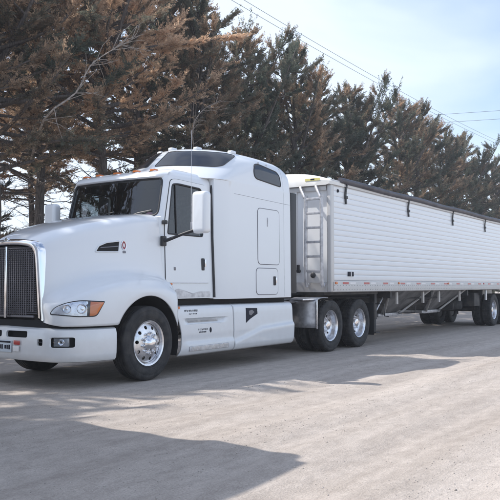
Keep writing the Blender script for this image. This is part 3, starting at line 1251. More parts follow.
# ---------------- sleeper with raised roof
UZ = [3.06, 3.12, 3.22, 3.30, 3.40, 3.50, 3.58, 3.64, 3.685, 3.715, 3.73]
UXF = [1.02, 1.10, 1.26, 1.375, 1.495, 1.61, 1.715, 1.83, 2.0, 2.3, 2.7]
UW = [1.10, 1.115, 1.12, 1.115, 1.10, 1.07, 1.02, 0.945, 0.83, 0.62, 0.3]
USW = [0.95, 1.05, 1.2, 1.32, 1.45, 1.6, 1.7, 1.7, 1.6, 1.2, 0.8]
XR = 4.08


def roof_pt(q, z):
    xf, wd, sw = (float(np.interp(z, UZ, a)) for a in (UXF, UW, USW))
    th = q * math.pi / 2
    return xf + sw * (1 - math.cos(th)), wd * math.sin(th)


def rear_in(z):
    return 0.0 if z < 3.3 else 0.55 * ((z - 3.3) / 0.43) ** 3


def roof_half(z, n=26):
    pts = [roof_pt(q, z) for q in np.linspace(0, 1, n)]
    wd = pts[-1][1]
    x0 = pts[-1][0]
    xr = XR - rear_in(z)
    cr = 0.14
    for q in np.linspace(0.12, 1, 8):
        pts.append((x0 + (xr - cr - x0) * q, wd))
    for a in np.linspace(0.2, 1, 6):
        th = a * math.pi / 2
        pts.append((xr - cr + cr * math.sin(th), wd - cr + cr * math.cos(th)))
    pts.append((xr, wd * 0.45))
    pts.append((xr, 0.0))
    return pts


def low_half(z, n=26):
    wd = 1.165 - 0.02 * (z - 1.1) / 2
    pts = [(1.69, q * 1.07) for q in np.linspace(0, 1, n - 8)]
    for a in np.linspace(0.125, 1, 8):
        pts.append((1.69 + 0.42 * a ** 1.2, 1.07 + (wd - 1.07) * math.sin(a * math.pi / 2)))
    x0 = pts[-1][0]
    cr = 0.14
    for q in np.linspace(0.12, 1, 8):
        pts.append((x0 + (XR - cr - x0) * q, wd))
    for a in np.linspace(0.2, 1, 6):
        th = a * math.pi / 2
        pts.append((XR - cr + cr * math.sin(th), wd - cr + cr * math.cos(th)))
    pts.append((XR, wd * 0.45))
    pts.append((XR, 0.0))
    return pts


def rshear(p):
    x, y, z = p
    if z > 3.0 and x > 2.4:
        z -= 0.055 * (x - 2.4) * min(1, (z - 3.0) / 0.5)
    return (x, y, z)


halves, zz = [], []
for z in (1.11, 1.14, 1.5, 2.0, 2.5, 2.9):
    halves.append(low_half(z)); zz.append(z)
# the side flows without a step from the box into the roof
lowtop = low_half(3.05)
halves.append(lowtop); zz.append(3.05)
rz_list = [3.06, 3.09, 3.12, 3.17, 3.22, 3.30, 3.35, 3.40, 3.45, 3.50, 3.54, 3.58, 3.61, 3.64, 3.665, 3.685, 3.70, 3.715, 3.725, 3.73]
for z in rz_list:
    h = roof_half(z)
    if z < 3.3:
        wl = low_half(z)[-3 - 6][1]
        f_ = (3.3 - z) / 0.24
        wl_t = 1.1455
        h = [(x, dy * (1 + (wl_t / h[26][1] - 1) * f_ * min(1, max(0, (i - 8) / 16)))) for i, (x, dy) in enumerate(h)]
    halves.append(h); zz.append(z)
bm = bmesh.new()
solid_slices(bm, halves, zz, rshear)
bmesh.ops.triangulate(bm, faces=[f for f in bm.faces if len(f.verts) > 4])
sleeper = obj('sleeper', bm, M['white'], truck, 50)
sb = bvh_of(sleeper)


def roof_map(q, z):
    x, y = roof_pt(abs(q), z)
    s = -1 if q < 0 else 1
    p = Vector(rshear((x, s * y, z)))
    h, n, i, d = sb.find_nearest(p)
    if n.dot(Vector((-1, s * 0.4, 0.6))) < 0:
        n = -n
    return h, n


for s in (-1, 1):
    out = rounded([(s * 0.045, 3.30), (s * 0.60, 3.295), (s * 0.665, 3.33), (s * 0.665, 3.585), (s * 0.60, 3.605), (s * 0.05, 3.60)], [0.02, 0.03, 0.04, 0.04, 0.04, 0.02], 4)
    out = densify(out, 0.05)
    sw = patch('skylight_window', out, roof_map, M['dark_glass'], sleeper, off=0.006, skirt=0.01)
    gasket('window_seal', out, roof_map, M['black'], sw, 0.009, 0.002)
    f = caster(sb, (0, 0, 0), (1, 0, 0), (0, 0, 1), (0, s, 0))
    wo_ = densify(rounded([(2.80, 3.23), (2.86, 3.19), (3.66, 3.13), (3.66, 3.32), (3.58, 3.40), (2.98, 3.47), (2.88, 3.45), (2.80, 3.33)], 0.05, 3), 0.07)
    sw = patch('side_window', wo_, f, M['dark_glass'], sleeper, off=0.006, skirt=0.01)
    gasket('window_seal', wo_, f, M['black'], sw, 0.011, 0.003)
    for (n_, x0, x1, z0, z1) in (('upper_hatch', 2.86, 3.57, 1.70, 2.68), ('lower_hatch', 2.80, 3.51, 1.17, 1.63)):
        ho = densify(rounded([(x0, z0), (x1, z0), (x1, z1), (x0, z1)], 0.09, 6), 0.08)
        ht = patch(n_, ho, f, M['white'], sleeper, off=0.006, skirt=0.01)
        gasket('hatch_seal', ho, f, M['grille'], ht, 0.0075, 0.001)
        if n_ == 'lower_hatch':
            hh = box('hatch_handle', (3.39, s * 1.172, 1.41), (0.075, 0.02, 0.16), M['black'], ht, 0.012)
            box('handle_pull', (3.415, s * 1.187, 1.42), (0.03, 0.02, 0.10), M['chrome'], hh, 0.008)
        else:
            box('hatch_trim', (3.17, s * 1.163, 2.45), (0.012, 0.012, 0.16), M['steel'], ht, 0.004)
    # body seam lines and the dark seal between cab and sleeper
    bm = bmesh.new()
    pts = []
    for z in np.linspace(1.14, 3.10, 26):
        xx = 1.675 + (0.0 if z < 2.75 else 0.10 * ((z - 2.75) / 0.35) ** 2)
        pts.append((xx, s * (side_y(z) + 0.012 if z < 3.0 else side_y(3.0) + 0.012), z))
    addtube(bm, pts, 0.022, 6)
    obj('cab_seal', bm, M['black'], sleeper)
    bm = bmesh.new()
    pts = []
    for x in np.linspace(2.16, 3.98, 24):
        h, n = f(x, 2.86 - 0.02 * (x - 2.1))
        pts.append(h + n * 0.0)
    addtube(bm, pts, 0.0035, 4)
    pts2 = []
    for z in np.linspace(1.13, 3.5, 30):
        h, n = f(3.74, z)
        pts2.append(h)
    addtube(bm, pts2, 0.003, 4)
    obj('body_seam', bm, M['steel'], sleeper)
for (q, z) in ((-0.62, 3.655), (-0.30, 3.66), (0.30, 3.66), (0.62, 3.655), (0.0, 3.66)):
    p, n = roof_map(q, z)
    bm = bmesh.new()
    addbox(bm, (0, 0, 0), (0.14, 0.10, 0.06), 0.024, 3)
    for v in bm.verts:
        v.co += p + Vector((0.03, 0, 0.015))
    obj('clearance_lamp', bm, M['white'], sleeper, 60)
bm = bmesh.new()
for x in (3.05, 3.30, 3.75):
    h, n = caster(sb, (0, 0, 0), (1, 0, 0), (0, 0, 1), (0, -1, 0))(x, 3.50 - 0.03 * (x - 3))
    addbox(bm, h, (0.05, 0.02, 0.035), 0.008)
obj('roof_cleats', bm, M['steel'], sleeper)

# dark side extender behind the sleeper
for s in (-1, 1):
    bm = bmesh.new()
    addbox(bm, (4.20, s * 1.07, 2.13), (0.22, 0.045, 1.90), 0.015)
    obj('side_extender', bm, M['black'], truck)
# exhaust stack on the far side
bm = bmesh.new()
addlathe(bm, [(0.09, 1.0), (0.09, 2.6), (0.075, 2.7), (0.075, 3.55), (0.06, 3.55), (0.06, 3.3)], 20, (4.36, 0.86, 0), 'Z')
obj('exhaust_stack', bm, M['alu'], truck)

# ---------------- side skirts
def skirt_off(x, z, rear):
    o = float(np.interp(z, [0.27, 0.30, 0.36, 0.6, 0.9, 0.98, 1.015, 1.03], [-0.06, -0.025, 0.0, 0.012, 0.0, -0.012, -0.045, -0.09]))
    if rear:
        zc = float(np.interp(x, [2.0, 2.3, 2.9, 4.1], [0.40, 0.46, 0.60, 0.66]))
        o += 0.035 / (1 + math.exp((z - zc) / 0.012))
        e = min(1, max(0, (x - 3.9) / 0.15))
        o -= 0.08 * e ** 3
    else:
        a = 1 / (1 + math.exp((x - (1.85 - 0.9 * (0.84 - z))) / 0.02)) * 1 / (1 + math.exp((0.84 - x) / 0.02))
        if 0.74 < z < 0.835:
            o -= 0.055 * a * min(1, (0.835 - z) / 0.012) * min(1, (z - 0.74) / 0.08 + 0.1)
        o += 0.03 / (1 + math.exp((z - 0.46) / 0.012)) * 1 / (1 + math.exp((0.80 - x) / 0.03))
    return o


for s in (-1, 1):
    skirts = []
    for rear, xa, xb in ((False, None, 2.055), (True, 2.075, 4.05)):
        zs_ = np.unique(np.concatenate([np.linspace(0.27, 1.03, 40), [0.735, 0.742, 0.833, 0.838]]))
        rows = []
        for z in zs_:
            xs0 = math.sqrt(max(0.05, 0.725 ** 2 - (z - 0.5) ** 2)) if not rear else xa
            xe_ = xb
            if rear and z > 0.90:
                xe_ = xb - 0.13 * (1 - math.sqrt(max(0, 1 - ((z - 0.90) / 0.131) ** 2)))
            row = []
            for x in np.linspace(xs0, xe_, 70):
                row.append((x, s * (1.20 + skirt_off(x, z, rear)), z))
            rows.append(row)
        bm = bmesh.new()
        addgrid(bm, np.array(rows))
        sk = obj('side_skirt', bm, M['white'], truck, 50)
        skirts.append(sk)
        solidify(sk, 0.02 * (1 if s > 0 else 1))
    fsk = caster(bvh_of(skirts[0]), (0, 0, 0), (1, 0, 0), (0, 0, 1), (0, s, 0))
    rsk = caster(bvh_of(skirts[1]), (0, 0, 0), (1, 0, 0), (0, 0, 1), (0, s, 0))
    # entry step with tread bars
    st = box('entry_step', (1.38, s * 1.222, 0.375), (1.02, 0.05, 0.075), M['steel'], skirts[0], 0.015)
    bm = bmesh.new()
    for k in range(5):
        addbox(bm, (1.38, s * 1.2485, 0.348 + 0.0135 * k), (0.94, 0.006, 0.005))
    o = obj('tread_bars', bm, M['alu'], st); o['kind'] = 'stuff'
    bm = bmesh.new()                                               # tread plate in the upper foothold
    for k in range(3):
        addbox(bm, (1.27, s * 1.186, 0.775 + 0.016 * k), (0.75, 0.012, 0.006))
    o = obj('foothold_bars', bm, M['steel'], skirts[0]); o['kind'] = 'stuff'
    # unreadable small lettering: two blocks of dark marks
    rnd = random.Random(5)
    bm = bmesh.new()
    for (x0, x1, z, hgt_) in ((0.80, 1.13, 0.945, 0.030), (0.90, 1.10, 0.898, 0.018), (1.12, 1.36, 0.652, 0.024), (1.14, 1.30, 0.612, 0.022)):
        x = x0
        while x < x1:
            wd = hgt_ * rnd.uniform(0.35, 0.75)
            zz0 = z + rnd.uniform(-0.002, 0.002)
            kind_ = rnd.random()
            bars = [(x, wd * 0.3, zz0, hgt_)]
            if kind_ < 0.6: bars.append((x + wd * 0.45, wd * 0.6, zz0 + hgt_ * 0.38, hgt_ * 0.24))
            if kind_ > 0.3: bars.append((x + wd * 0.45, wd * 0.6, zz0 - hgt_ * 0.38, hgt_ * 0.24))
            if kind_ > 0.5: bars.append((x + wd * 0.8, wd * 0.3, zz0, hgt_ * 0.9))
            for (bx_, bw, bz, bh) in bars:
                h, n = fsk(bx_, bz)
                addbox(bm, h + n * 0.001, (bw, 0.003, bh))
            x += wd + hgt_ * 0.32
            if rnd.random() < 0.14: x += hgt_ * 0.5
    tag(obj('lettering', bm, M['decal'], skirts[0]), kind='stuff')
    em = [(1.43 + 0.028 * math.cos(a), 0.635 + 0.042 * math.sin(a)) for a in np.linspace(0, 2 * math.pi, 14, endpoint=False)]
    patch('emblem_decal', em, fsk, M['decal'], skirts[0], off=0.002, skirt=0)
    dc = densify([(2.42, 0.70), (2.54, 0.76), (2.78, 0.845), (2.78, 0.94), (2.43, 0.95)], 0.06)
    d = patch('shield_decal', dc, rsk, M['decal'], skirts[1], off=0.002, skirt=0)
    patch('decal_mark', densify([(2.52, 0.84), (2.58, 0.82), (2.68, 0.875), (2.62, 0.915), (2.52, 0.90)], 0.04), rsk, M['grille'], d, off=0.003, skirt=0)
    box('skirt_lamp', (0.66, s * 1.195, 1.00), (0.05, 0.02, 0.035), M['amber'], skirts[0], 0.006)

# ---------------- chassis
for s in (-1, 1):
    bm = bmesh.new()
    addbox(bm, (3.1, s * 0.43, 0.84), (8.9, 0.08, 0.26), 0.01)
    obj('frame_rail', bm, M['frame'], truck)
    bm = bmesh.new()
    addlathe(bm, [(0, -0.62), (0.27, -0.62), (0.30, -0.58), (0.30, 0.58), (0.27, 0.62), (0, 0.62)], 28, (2.3, s * 0.82, 0.66), 'X')
    obj('fuel_tank', bm, M['alu'], truck)
    box('battery_box', (3.45, s * 0.8, 0.64), (0.8, 0.5, 0.5), M['frame'], truck, 0.02)
for x in (0.0, WB1, WB2):
    bm = bmesh.new()
    addtube(bm, [(x, -1.05, 0.5), (x, -0.3, 0.5), (x, 0.3, 0.5), (x, 1.05, 0.5)], 0.075, 12)
    if x > 1:
        bmesh.ops.create_icosphere(bm, subdivisions=2, radius=0.24, matrix=Matrix.Translation((x, 0, 0.52)))
    obj('axle', bm, M['frame'], truck)
for s in (-1, 1):
    bm = bmesh.new()
    addbox(bm, (-0.05, s * 0.45, 0.62), (1.5, 0.09, 0.05), 0.01)
    obj('leaf_spring', bm, M['frame'], truck)
box('radiator_block', (-0.95, 0, 1.2), (0.5, 0.9, 1.1), M['frame'], truck, 0.03)
box('engine_block', (0.1, 0, 1.15), (1.2, 0.7, 0.8), M['frame'], truck, 0.05)
box('gap_shade_box', (2.35, 0, 1.03), (3.3, 2.0, 0.17), M['gap'], truck)  # dark box added to blacken the gap below cab and sleeper like shade
box('deck_plate', (4.62, 0, 0.995), (1.0, 1.5, 0.03), M['steel'], truck, 0.004)
bm = bmesh.new()
addlathe(bm, [(0, 0.0), (0.46, 0.0), (0.48, -0.04), (0.42, -0.09), (0, -0.1)], 28, (6.1, 0, 1.13), 'Z')
addbox(bm, (6.1, 0, 1.0), (0.5, 0.9, 0.12), 0.02)
obj('fifth_wheel', bm, M['frame'], truck)
for s in (-1, 1):
    qf = []
    for a in np.linspace(0.18, 1.0, 14):
        th = math.pi / 2 * (1 - a) + math.pi / 2
        qf.append((5.42 + 0.60 * math.cos(math.pi - math.pi / 2 * a + 0.0) * 1.0, 0))
    # quarter fender: short polished top sheet bent down in front of the tyre, with a dark flap
    path = [(5.30, 1.085), (5.10, 1.09), (4.93, 1.075), (4.84, 1.03), (4.815, 0.96), (4.81, 0.50)]
    bm = bmesh.new()
    rws = [[(x, s * yy, z) for yy in (1.235, 0.62)] for x, z in catmull(np.array(path), 26)]
    addgrid(bm, np.array(rws))
    q = obj('quarter_fender', bm, M['steel'], truck, 60)
    solidify(q, 0.012)
    box('fender_bracket', (4.60, s * 0.95, 1.055), (0.5, 0.5, 0.03), M['alu'], truck, 0.008)
    box('fender_edge', (4.812, s * 1.245, 0.76), (0.045, 0.022, 0.56), M['alu'], q, 0.008)
# air lines from the deck to the trailer nose
for k, (m_, y_) in enumerate(((M['hose_red'], -0.25), (M['hose_blue'], -0.1), (M['black'], 0.05))):
    bm = bmesh.new()
    pts = [(4.14, y_, 2.1)]
    for a in np.linspace(0, 1, 14):
        pts.append((4.2 + 1.15 * a, y_ - 0.2 * a + 0.05 * math.sin(a * 12), 2.1 - 0.75 * math.sin(a * math.pi) - 0.2 * a))
    addtube(bm, pts, 0.014, 6)
    obj('air_line', bm, m_, truck)

for s in (-1, 1):
    wheel(truck, 0.0, s * (1.22 - 0.142), s, 'steer', spin=0.1)
    wheel(truck, WB1, s * (1.22 - 0.142), s, 'drive', True, 0.2)
    wheel(truck, WB2, s * (1.22 - 0.142), s, 'drive', True, 0.5)
    box('mud_flap', (7.50, s * 0.93, 0.58), (0.012, 0.6, 0.72), M['black'], truck, 0.003)

# ================================================================== the grain trailer
TX0, TL, HW = 5.35, 13.75, 1.29
trailer = empty('grain_trailer', (TX0, TY0, 0))
tag(trailer, 'long white ribbed hopper grain trailer coupled behind the sleeper truck', 'trailer', 'hopper grain trailers')

ZR0, ZR1, ZP1 = 1.19, 1.43, 3.37
NPL = 17
ph = (ZP1 - ZR1) / NPL
for s in (-1, 1):
    # bottom rail
    bm = bmesh.new()
    prof = [(0.0, ZR0), (0.02, ZR0 + 0.012), (0.02, ZR1 - 0.03), (0.008, ZR1 - 0.004), (-0.04, ZR1), (-0.04, ZR0)]
    rws = [[(x, s * (HW + o), z) for o, z in prof] for x in (0.02, TL)]
    A = [[bm.verts.new(p) for p in r] for r in rws]
    for i in range(len(prof)):
        j = (i + 1) % len(prof)
        bm.faces.new((A[0][i], A[0][j], A[1][j], A[1][i]))
    bm.faces.new(A[0]); bm.faces.new(A[1][::-1])
    obj('bottom_rail', bm, M['rail'], trailer, 30)
    # top rail
    box('top_rail', (TL / 2, s * (HW - 0.005), ZP1 + 0.05), (TL - 0.1, 0.07, 0.10), M['rail'], trailer, 0.012)
    # horizontal extruded side planks, each its own piece
    bm = bmesh.new()
    pr = [(-0.03, 0.0006), (0.0015, 0.0008), (0.004, 0.006), (0.0055, ph * 0.35), (0.0055, ph * 0.68), (0.004, ph - 0.006), (0.0015, ph - 0.0008), (-0.03, ph - 0.0008)]
    xs_ = np.linspace(0.06, TL - 0.06, 2)
    rws = np.array([[(x, s * (HW - 0.012 + o), z) for o, z in pr] for x in xs_])
    addgrid(bm, rws)
    src = obj('side_plank', bm, M['trailer'], trailer, 50)
    src.location = (0, 0, ZR1)
    for k in range(1, NPL):
        share('side_plank', src, trailer, (0, 0, ZR1 + k * ph))
    box('inner_wall', (TL / 2, s * (HW - 0.07), (ZR1 + ZP1) / 2), (TL - 0.1, 0.03, ZP1 - ZR1), M['rail'], trailer)
    # corner posts
    for x in (0.03, TL - 0.03):
        bm = bmesh.new()
        addbox(bm, (x, s * (HW - 0.035), (ZR0 + ZP1) / 2 + 0.05), (0.13, 0.11, ZP1 - ZR0 + 0.10), 0.03, 3)
        obj('corner_post', bm, M['rail'], trailer, 50)
    # reflective tape, marker lamps, straps
    x = 0.45
    k = 0
    while x < TL - 0.4:
        for j in range(2):
            o = box('reflective_tape', (x + j * 0.34 + 0.14, s * (HW + 0.021), ZR1 - 0.058), (0.27, 0.003, 0.042), M['red'] if j == 0 else M['white_tape'], trailer)
        x += 1.02
        k += 1
    for x in (0.16, 3.4, 6.9, 10.2, 13.5):
        bm = bmesh.new()
        addbox(bm, (x, s * (HW + 0.026), ZR1 - 0.05), (0.09, 0.03, 0.05), 0.012)
        obj('marker_lamp', bm, M['amber'] if x < 10 else M['red'], trailer)
    for x in (0.62, 4.05, 7.35, 10.45, 13.2):
        bm = bmesh.new()
        pts = [(x, s * (HW + 0.05), 3.44), (x + 0.01, s * (HW + 0.02), 3.32), (x, s * (HW + 0.012), 3.18), (x + 0.03, s * (HW + 0.014), 3.02)]
        P_ = catmull(np.array(pts), 10)
        for a_, b_ in zip(P_[:-1], P_[1:]):
            mid_ = (a_ + b_) / 2
            addbox(bm, mid_, (0.055, 0.02, abs(a_[2] - b_[2]) * 1.12))
        addbox(bm, (x + 0.02, s * (HW + 0.02), 3.16), (0.11, 0.03, 0.06), 0.01)
        obj('tarp_strap', bm, M['black'], trailer)
    if s < 0:
        box('capacity_plate', (0.86, s * (HW + 0.004), ZR1 + 0.135), (0.26, 0.02, 0.095), M['decal'], trailer, 0.006)
        box('plate_split', (0.86, s * (HW + 0.0155), ZR1 + 0.135), (0.03, 0.004, 0.097), M['white_tape'], trailer)
        bm = bmesh.new()
        addlathe(bm, [(0, 0), (0.03, 0), (0.036, 0.014), (0.036, 0.03)], 16, (0.30, -HW - 0.012, 3.26))
        obj('round_marker', bm, M['decal'], trailer)

    bm = bmesh.new()
    x = 0.10
    while x < TL - 0.1:
        for z in (ZR0 + 0.05, ZR1 - 0.10):
            addlathe(bm, [(0, 0.006), (0.007, 0.004), (0.010, 0.0)], 6, (x, s * (HW + 0.0205) - (0.004 if s < 0 else -0.0), z))
        x += 0.13
    tag(obj('rivets', bm, M['steel'], trailer), kind='stuff')

# tarp: bowed cover with a rolled tube on the near edge
rws = []
for x in np.linspace(0.30, TL - 0.25, 60):
    sag = 0.012 * math.sin(x * 5.2)
    rws.append([(x, y, 3.475 + (0.17 + sag) * (1 - (abs(y) / 1.27) ** 2.2)) for y in np.linspace(-1.27, 1.27, 19)])
bm = bmesh.new()
addgrid(bm, np.array(rws))
tarp = obj('tarp', bm, M['tarp'], trailer, 60)
bm = bmesh.new()
pts = [(x, -1.325 + 0.006 * math.sin(x * 2.3), 3.475 + 0.008 * math.sin(x * 1.7)) for x in np.linspace(0.34, TL - 0.1, 60)]
addtube(bm, pts, 0.062, 12)
obj('tarp_roll', bm, M['tarp'], tarp)
bm = bmesh.new()
addtube(bm, [(0.34, 1.31, 3.47), (TL - 0.1, 1.31, 3.47)], 0.03, 8)
obj('tarp_stop', bm, M['steel'], tarp)

# end caps
for x0, x1, nm in ((-0.10, 0.50, 'front_cap'), (TL - 0.42, TL + 0.08, 'rear_cap')):
    rws = []
    fr = nm == 'front_cap'
    for q in np.linspace(0, 1, 9):
        x = x0 + (x1 - x0) * q
        e = q if fr else 1 - q
        rnd_ = 0.0 if e > 0.35 else 0.16 * (1 - math.sqrt(max(0, 1 - ((0.35 - e) / 0.35) ** 2)))
        rws.append([(x, y * (1 - rnd_ * 0.15), 3.43 + ((0.235 - rnd_) if fr else 0.09) * (1 - (abs(y) / 1.335) ** 2.6)) for y in np.linspace(-1.335, 1.335, 33)])  # rear cap kept low so the added trailer's shadow edge runs straight
    bm = bmesh.new()
    VV = addgrid(bm, np.array(rws))
    edge = VV[0] if fr else VV[-1]
    xe = x0 if fr else x1
    lowv = [bm.verts.new((xe, v.co.y, 3.35 if abs(v.co.y) < 1.3 else 3.37)) for v in edge]
    for i in range(len(edge) - 1):
        bm.faces.new((edge[i], edge[i + 1], lowv[i + 1], lowv[i]))
    for si in (0, -1):
        col_ = [r[si] for r in VV]
        lw = [bm.verts.new((v.co.x, v.co.y, 3.36)) for v in col_]
        for i in range(len(col_) - 1):
            bm.faces.new((col_[i], col_[i + 1], lw[i + 1], lw[i]))
    cp = obj(nm, bm, M['cap'], trailer, 50)
    if fr:
        box('warning_sticker', (x0 - 0.004, -0.92, 3.475), (0.006, 0.34, 0.05), M['yellow'], cp)
        box('sticker_mark', (x0 - 0.008, -0.92, 3.478), (0.004, 0.09, 0.03), M['decal'], cp)

# nose: sheet wall with posts, ladder and plate with coupling sockets
box('front_wall', (0.045, 0, (ZR0 + ZP1) / 2), (0.03, 2 * HW - 0.14, ZP1 - ZR0), M['nose'], trailer)
box('front_sill', (0.015, 0, ZR0 + 0.10), (0.07, 2 * HW - 0.15, 0.20), M['rail'], trailer, 0.012)
for y in (-0.45, 0.0, 0.45, 0.9):
    box('front_post', (0.005, y, 2.30), (0.05, 0.09, 1.92), M['nose'], trailer, 0.015)
box('front_header', (0.0, 0, 3.30), (0.06, 2 * HW - 0.2, 0.10), M['rail'], trailer, 0.012)
lad = None
for y in (-1.16, -0.80):
    bm = bmesh.new()
    pts = [(-0.02, y + 0.20, 3.38), (-0.10, y + 0.15, 3.30), (-0.17, y + 0.02, 3.10), (-0.17, y, 3.00), (-0.17, y, 1.45), (-0.05, y, 1.36)]
    addtube(bm, catmull(np.array(pts), 24), 0.036, 8)
    if lad is None:
        lad = obj('ladder', bm, M['steel'], trailer)
    else:
        obj('ladder_rail', bm, M['steel'], lad)
for k in range(6):
    box('rung', (-0.17, -0.98, 1.62 + 0.29 * k), (0.06, 0.34, 0.05), M['steel'], lad, 0.008)
cplate = box('socket_plate', (-0.175, -0.98, 1.50), (0.03, 0.36, 0.24), M['rail'], trailer, 0.01)
bm = bmesh.new()
addlathe(bm, [(0, -0.03), (0.04, -0.03), (0.055, -0.02), (0.055, 0.03)], 20, (-0.195, -0.98, 1.53), 'X')
obj('socket', bm, M['black'], cplate)
for y in (-0.55, -0.3):
    bm = bmesh.new()
    addlathe(bm, [(0, -0.05), (0.035, -0.05), (0.04, -0.03), (0.04, 0.02)], 14, (-0.03, y, 1.62), 'X')
    addbox(bm, (-0.05, y, 1.70), (0.05, 0.05, 0.10), 0.01)
    obj('gladhand', bm, M['black'], trailer)
box('coupler_plate', (1.35, 0, 1.16), (2.6, 2.2, 0.06), M['frame'], trailer, 0.008)
# frame beams and cross members
for s in (-1, 1):
    box('frame_beam', (11.2, s * 0.52, 1.06), (4.9, 0.10, 0.22), M['rail'], trailer, 0.01)
    box('frame_beam', (1.7, s * 0.52, 1.10), (3.0, 0.10, 0.14), M['frame'], trailer, 0.01)
# hoppers
for x0, x1 in ((3.15, 6.0), (6.1, 8.95)):
    xm = (x0 + x1) / 2
    top = [(x0, -1.2, 1.24), (x1, -1.2, 1.24), (x1, 1.2, 1.24), (x0, 1.2, 1.24)]
    bot = [(xm - 0.45, -0.5, 0.60), (xm + 0.45, -0.5, 0.60), (xm + 0.45, 0.5, 0.60), (xm - 0.45, 0.5, 0.60)]
    bm = bmesh.new()
    A = [bm.verts.new(p) for p in top]; B = [bm.verts.new(p) for p in bot]
    for i in range(4):
        bm.faces.new((A[i], A[(i + 1) % 4], B[(i + 1) % 4], B[i]))
    bm.faces.new(B)
    hp = obj('hopper', bm, M['hopper'], trailer, 20)
    bm = bmesh.new()
    for s in (-1, 1):
        addbox(bm, (xm, s * 0.56, 0.585), (1.5, 0.05, 0.07), 0.006)
        addbox(bm, (xm + s * 0.5, 0, 0.585), (0.05, 1.2, 0.07), 0.006)
    obj('trap_rails', bm, M['steel'], hp)
    box('trap_door', (xm + 0.05, 0, 0.545), (1.1, 1.06, 0.03), M['steel'], hp, 0.004)
    bm = bmesh.new()
    addtube(bm, [(xm + 0.5, -0.56, 0.60), (xm + 0.5, -1.05, 0.62), (xm + 0.5, -1.06, 0.80)], 0.016, 6)
    obj('trap_crank', bm, M['frame'], hp)
    for s in (-1, 1):
        tube('hopper_brace', [(x0 + 0.1, s * 1.15, 1.2), (xm - 0.5, s * 0.62, 0.60)], 0.028, M['rail'], hp, 6)
        tube('hopper_brace', [(x1 - 0.1, s * 1.15, 1.2), (xm + 0.5, s * 0.62, 0.60)], 0.028, M['rail'], hp, 6)
        box('hanger_plate', (x0 + 0.55, s * 1.12, 1.02), (0.10, 0.05, 0.30), M['rail'], hp, 0.008)
        box('hanger_plate', (x1 - 0.55, s * 1.12, 1.02), (0.10, 0.05, 0.30), M['rail'], hp, 0.008)
# landing gear
lg = None
for s in (-1, 1):
    bm = bmesh.new()
    addbox(bm, (2.72, s * 0.95, 0.86), (0.13, 0.13, 0.64), 0.012)
    addbox(bm, (2.72, s * 0.95, 0.42), (0.10, 0.10, 0.34), 0.01)
    addbox(bm, (2.72, s * 0.95, 0.235), (0.26, 0.24, 0.03), 0.008)
    obj('landing_leg', bm, M['frame'], trailer)
    bm = bmesh.new()
    addtube(bm, [(2.72, s * 0.95, 0.62), (3.45, s * 0.95, 1.18)], 0.025, 6)
    addtube(bm, [(2.72, s * 0.95, 0.70), (2.72, s * 0.1, 1.12)], 0.025, 6)
    obj('landing_brace', bm, M['steel'], trailer)
bm = bmesh.new()
addtube(bm, [(2.72, -0.95, 0.90), (2.72, -1.22, 0.90), (2.72, -1.24, 0.62), (2.72, -1.34, 0.61)], 0.014, 6)
addtube(bm, [(2.72, -0.95, 0.80), (2.72, 0.95, 0.80)], 0.02, 6)
obj('landing_crank', bm, M['frame'], trailer)
# air tanks under the rear frame
for x in (9.5, 10.1):
    bm = bmesh.new()
    addlathe(bm, [(0, -0.4), (0.12, -0.38), (0.15, -0.32), (0.15, 0.32), (0.12, 0.38), (0, 0.4)], 20, (x, 0, 0.80))
    obj('air_tank', bm, M['frame'], trailer)
for x in (3.3, 6.05, 9.1, 10.6):
    box('cross_member', (x, 0, 1.10), (0.12, 2.3, 0.16), M['frame'], trailer, 0.01)
tube('air_pipe', [(1.2, -0.62, 1.08), (3.0, -0.75, 1.05), (5.9, -1.02, 0.98), (9.0, -0.8, 1.0), (11.4, -0.6, 0.8)], 0.018, M['black'], trailer, 6)
bm = bmesh.new()
addlathe(bm, [(0.20, -0.12), (0.46, -0.14), (0.50, -0.09), (0.50, 0.09), (0.46, 0.14), (0.20, 0.12)], 32, (9.75, -0.25, 0.72), 'Z')
obj('spare_tyre', bm, M['rubber'], trailer)
box('tool_box', (10.35, -0.85, 0.88), (0.55, 0.4, 0.42), M['frame'], trailer, 0.02)
# tandem
for x in (11.70, 12.95):
    bm = bmesh.new()
    addtube(bm, [(x, -1.05, 0.52), (x, 1.05, 0.52)], 0.07, 12)
    addbox(bm, (x, -0.52, 0.75), (0.9, 0.09, 0.10), 0.01)
    addbox(bm, (x, 0.52, 0.75), (0.9, 0.09, 0.10), 0.01)
    addbox(bm, (x - 0.4, -0.52, 0.86), (0.10, 0.10, 0.28), 0.01)
    addbox(bm, (x - 0.4, 0.52, 0.86), (0.10, 0.10, 0.28), 0.01)
    obj('axle', bm, M['frame'], trailer)
    for s in (-1, 1):
        wheel(trailer, x, s * (1.22 - 0.142), s, 'drive', True, x)
for s in (-1, 1):
    box('mud_flap', (13.6, s * 0.93, 0.66), (0.012, 0.6, 0.76), M['black'], trailer, 0.003)
    bm = bmesh.new()
    addbox(bm, (10.95, s * 1.15, 1.02), (0.10, 0.05, 0.34), 0.008)
    obj('fender_bracket', bm, M['trailer'], trailer)
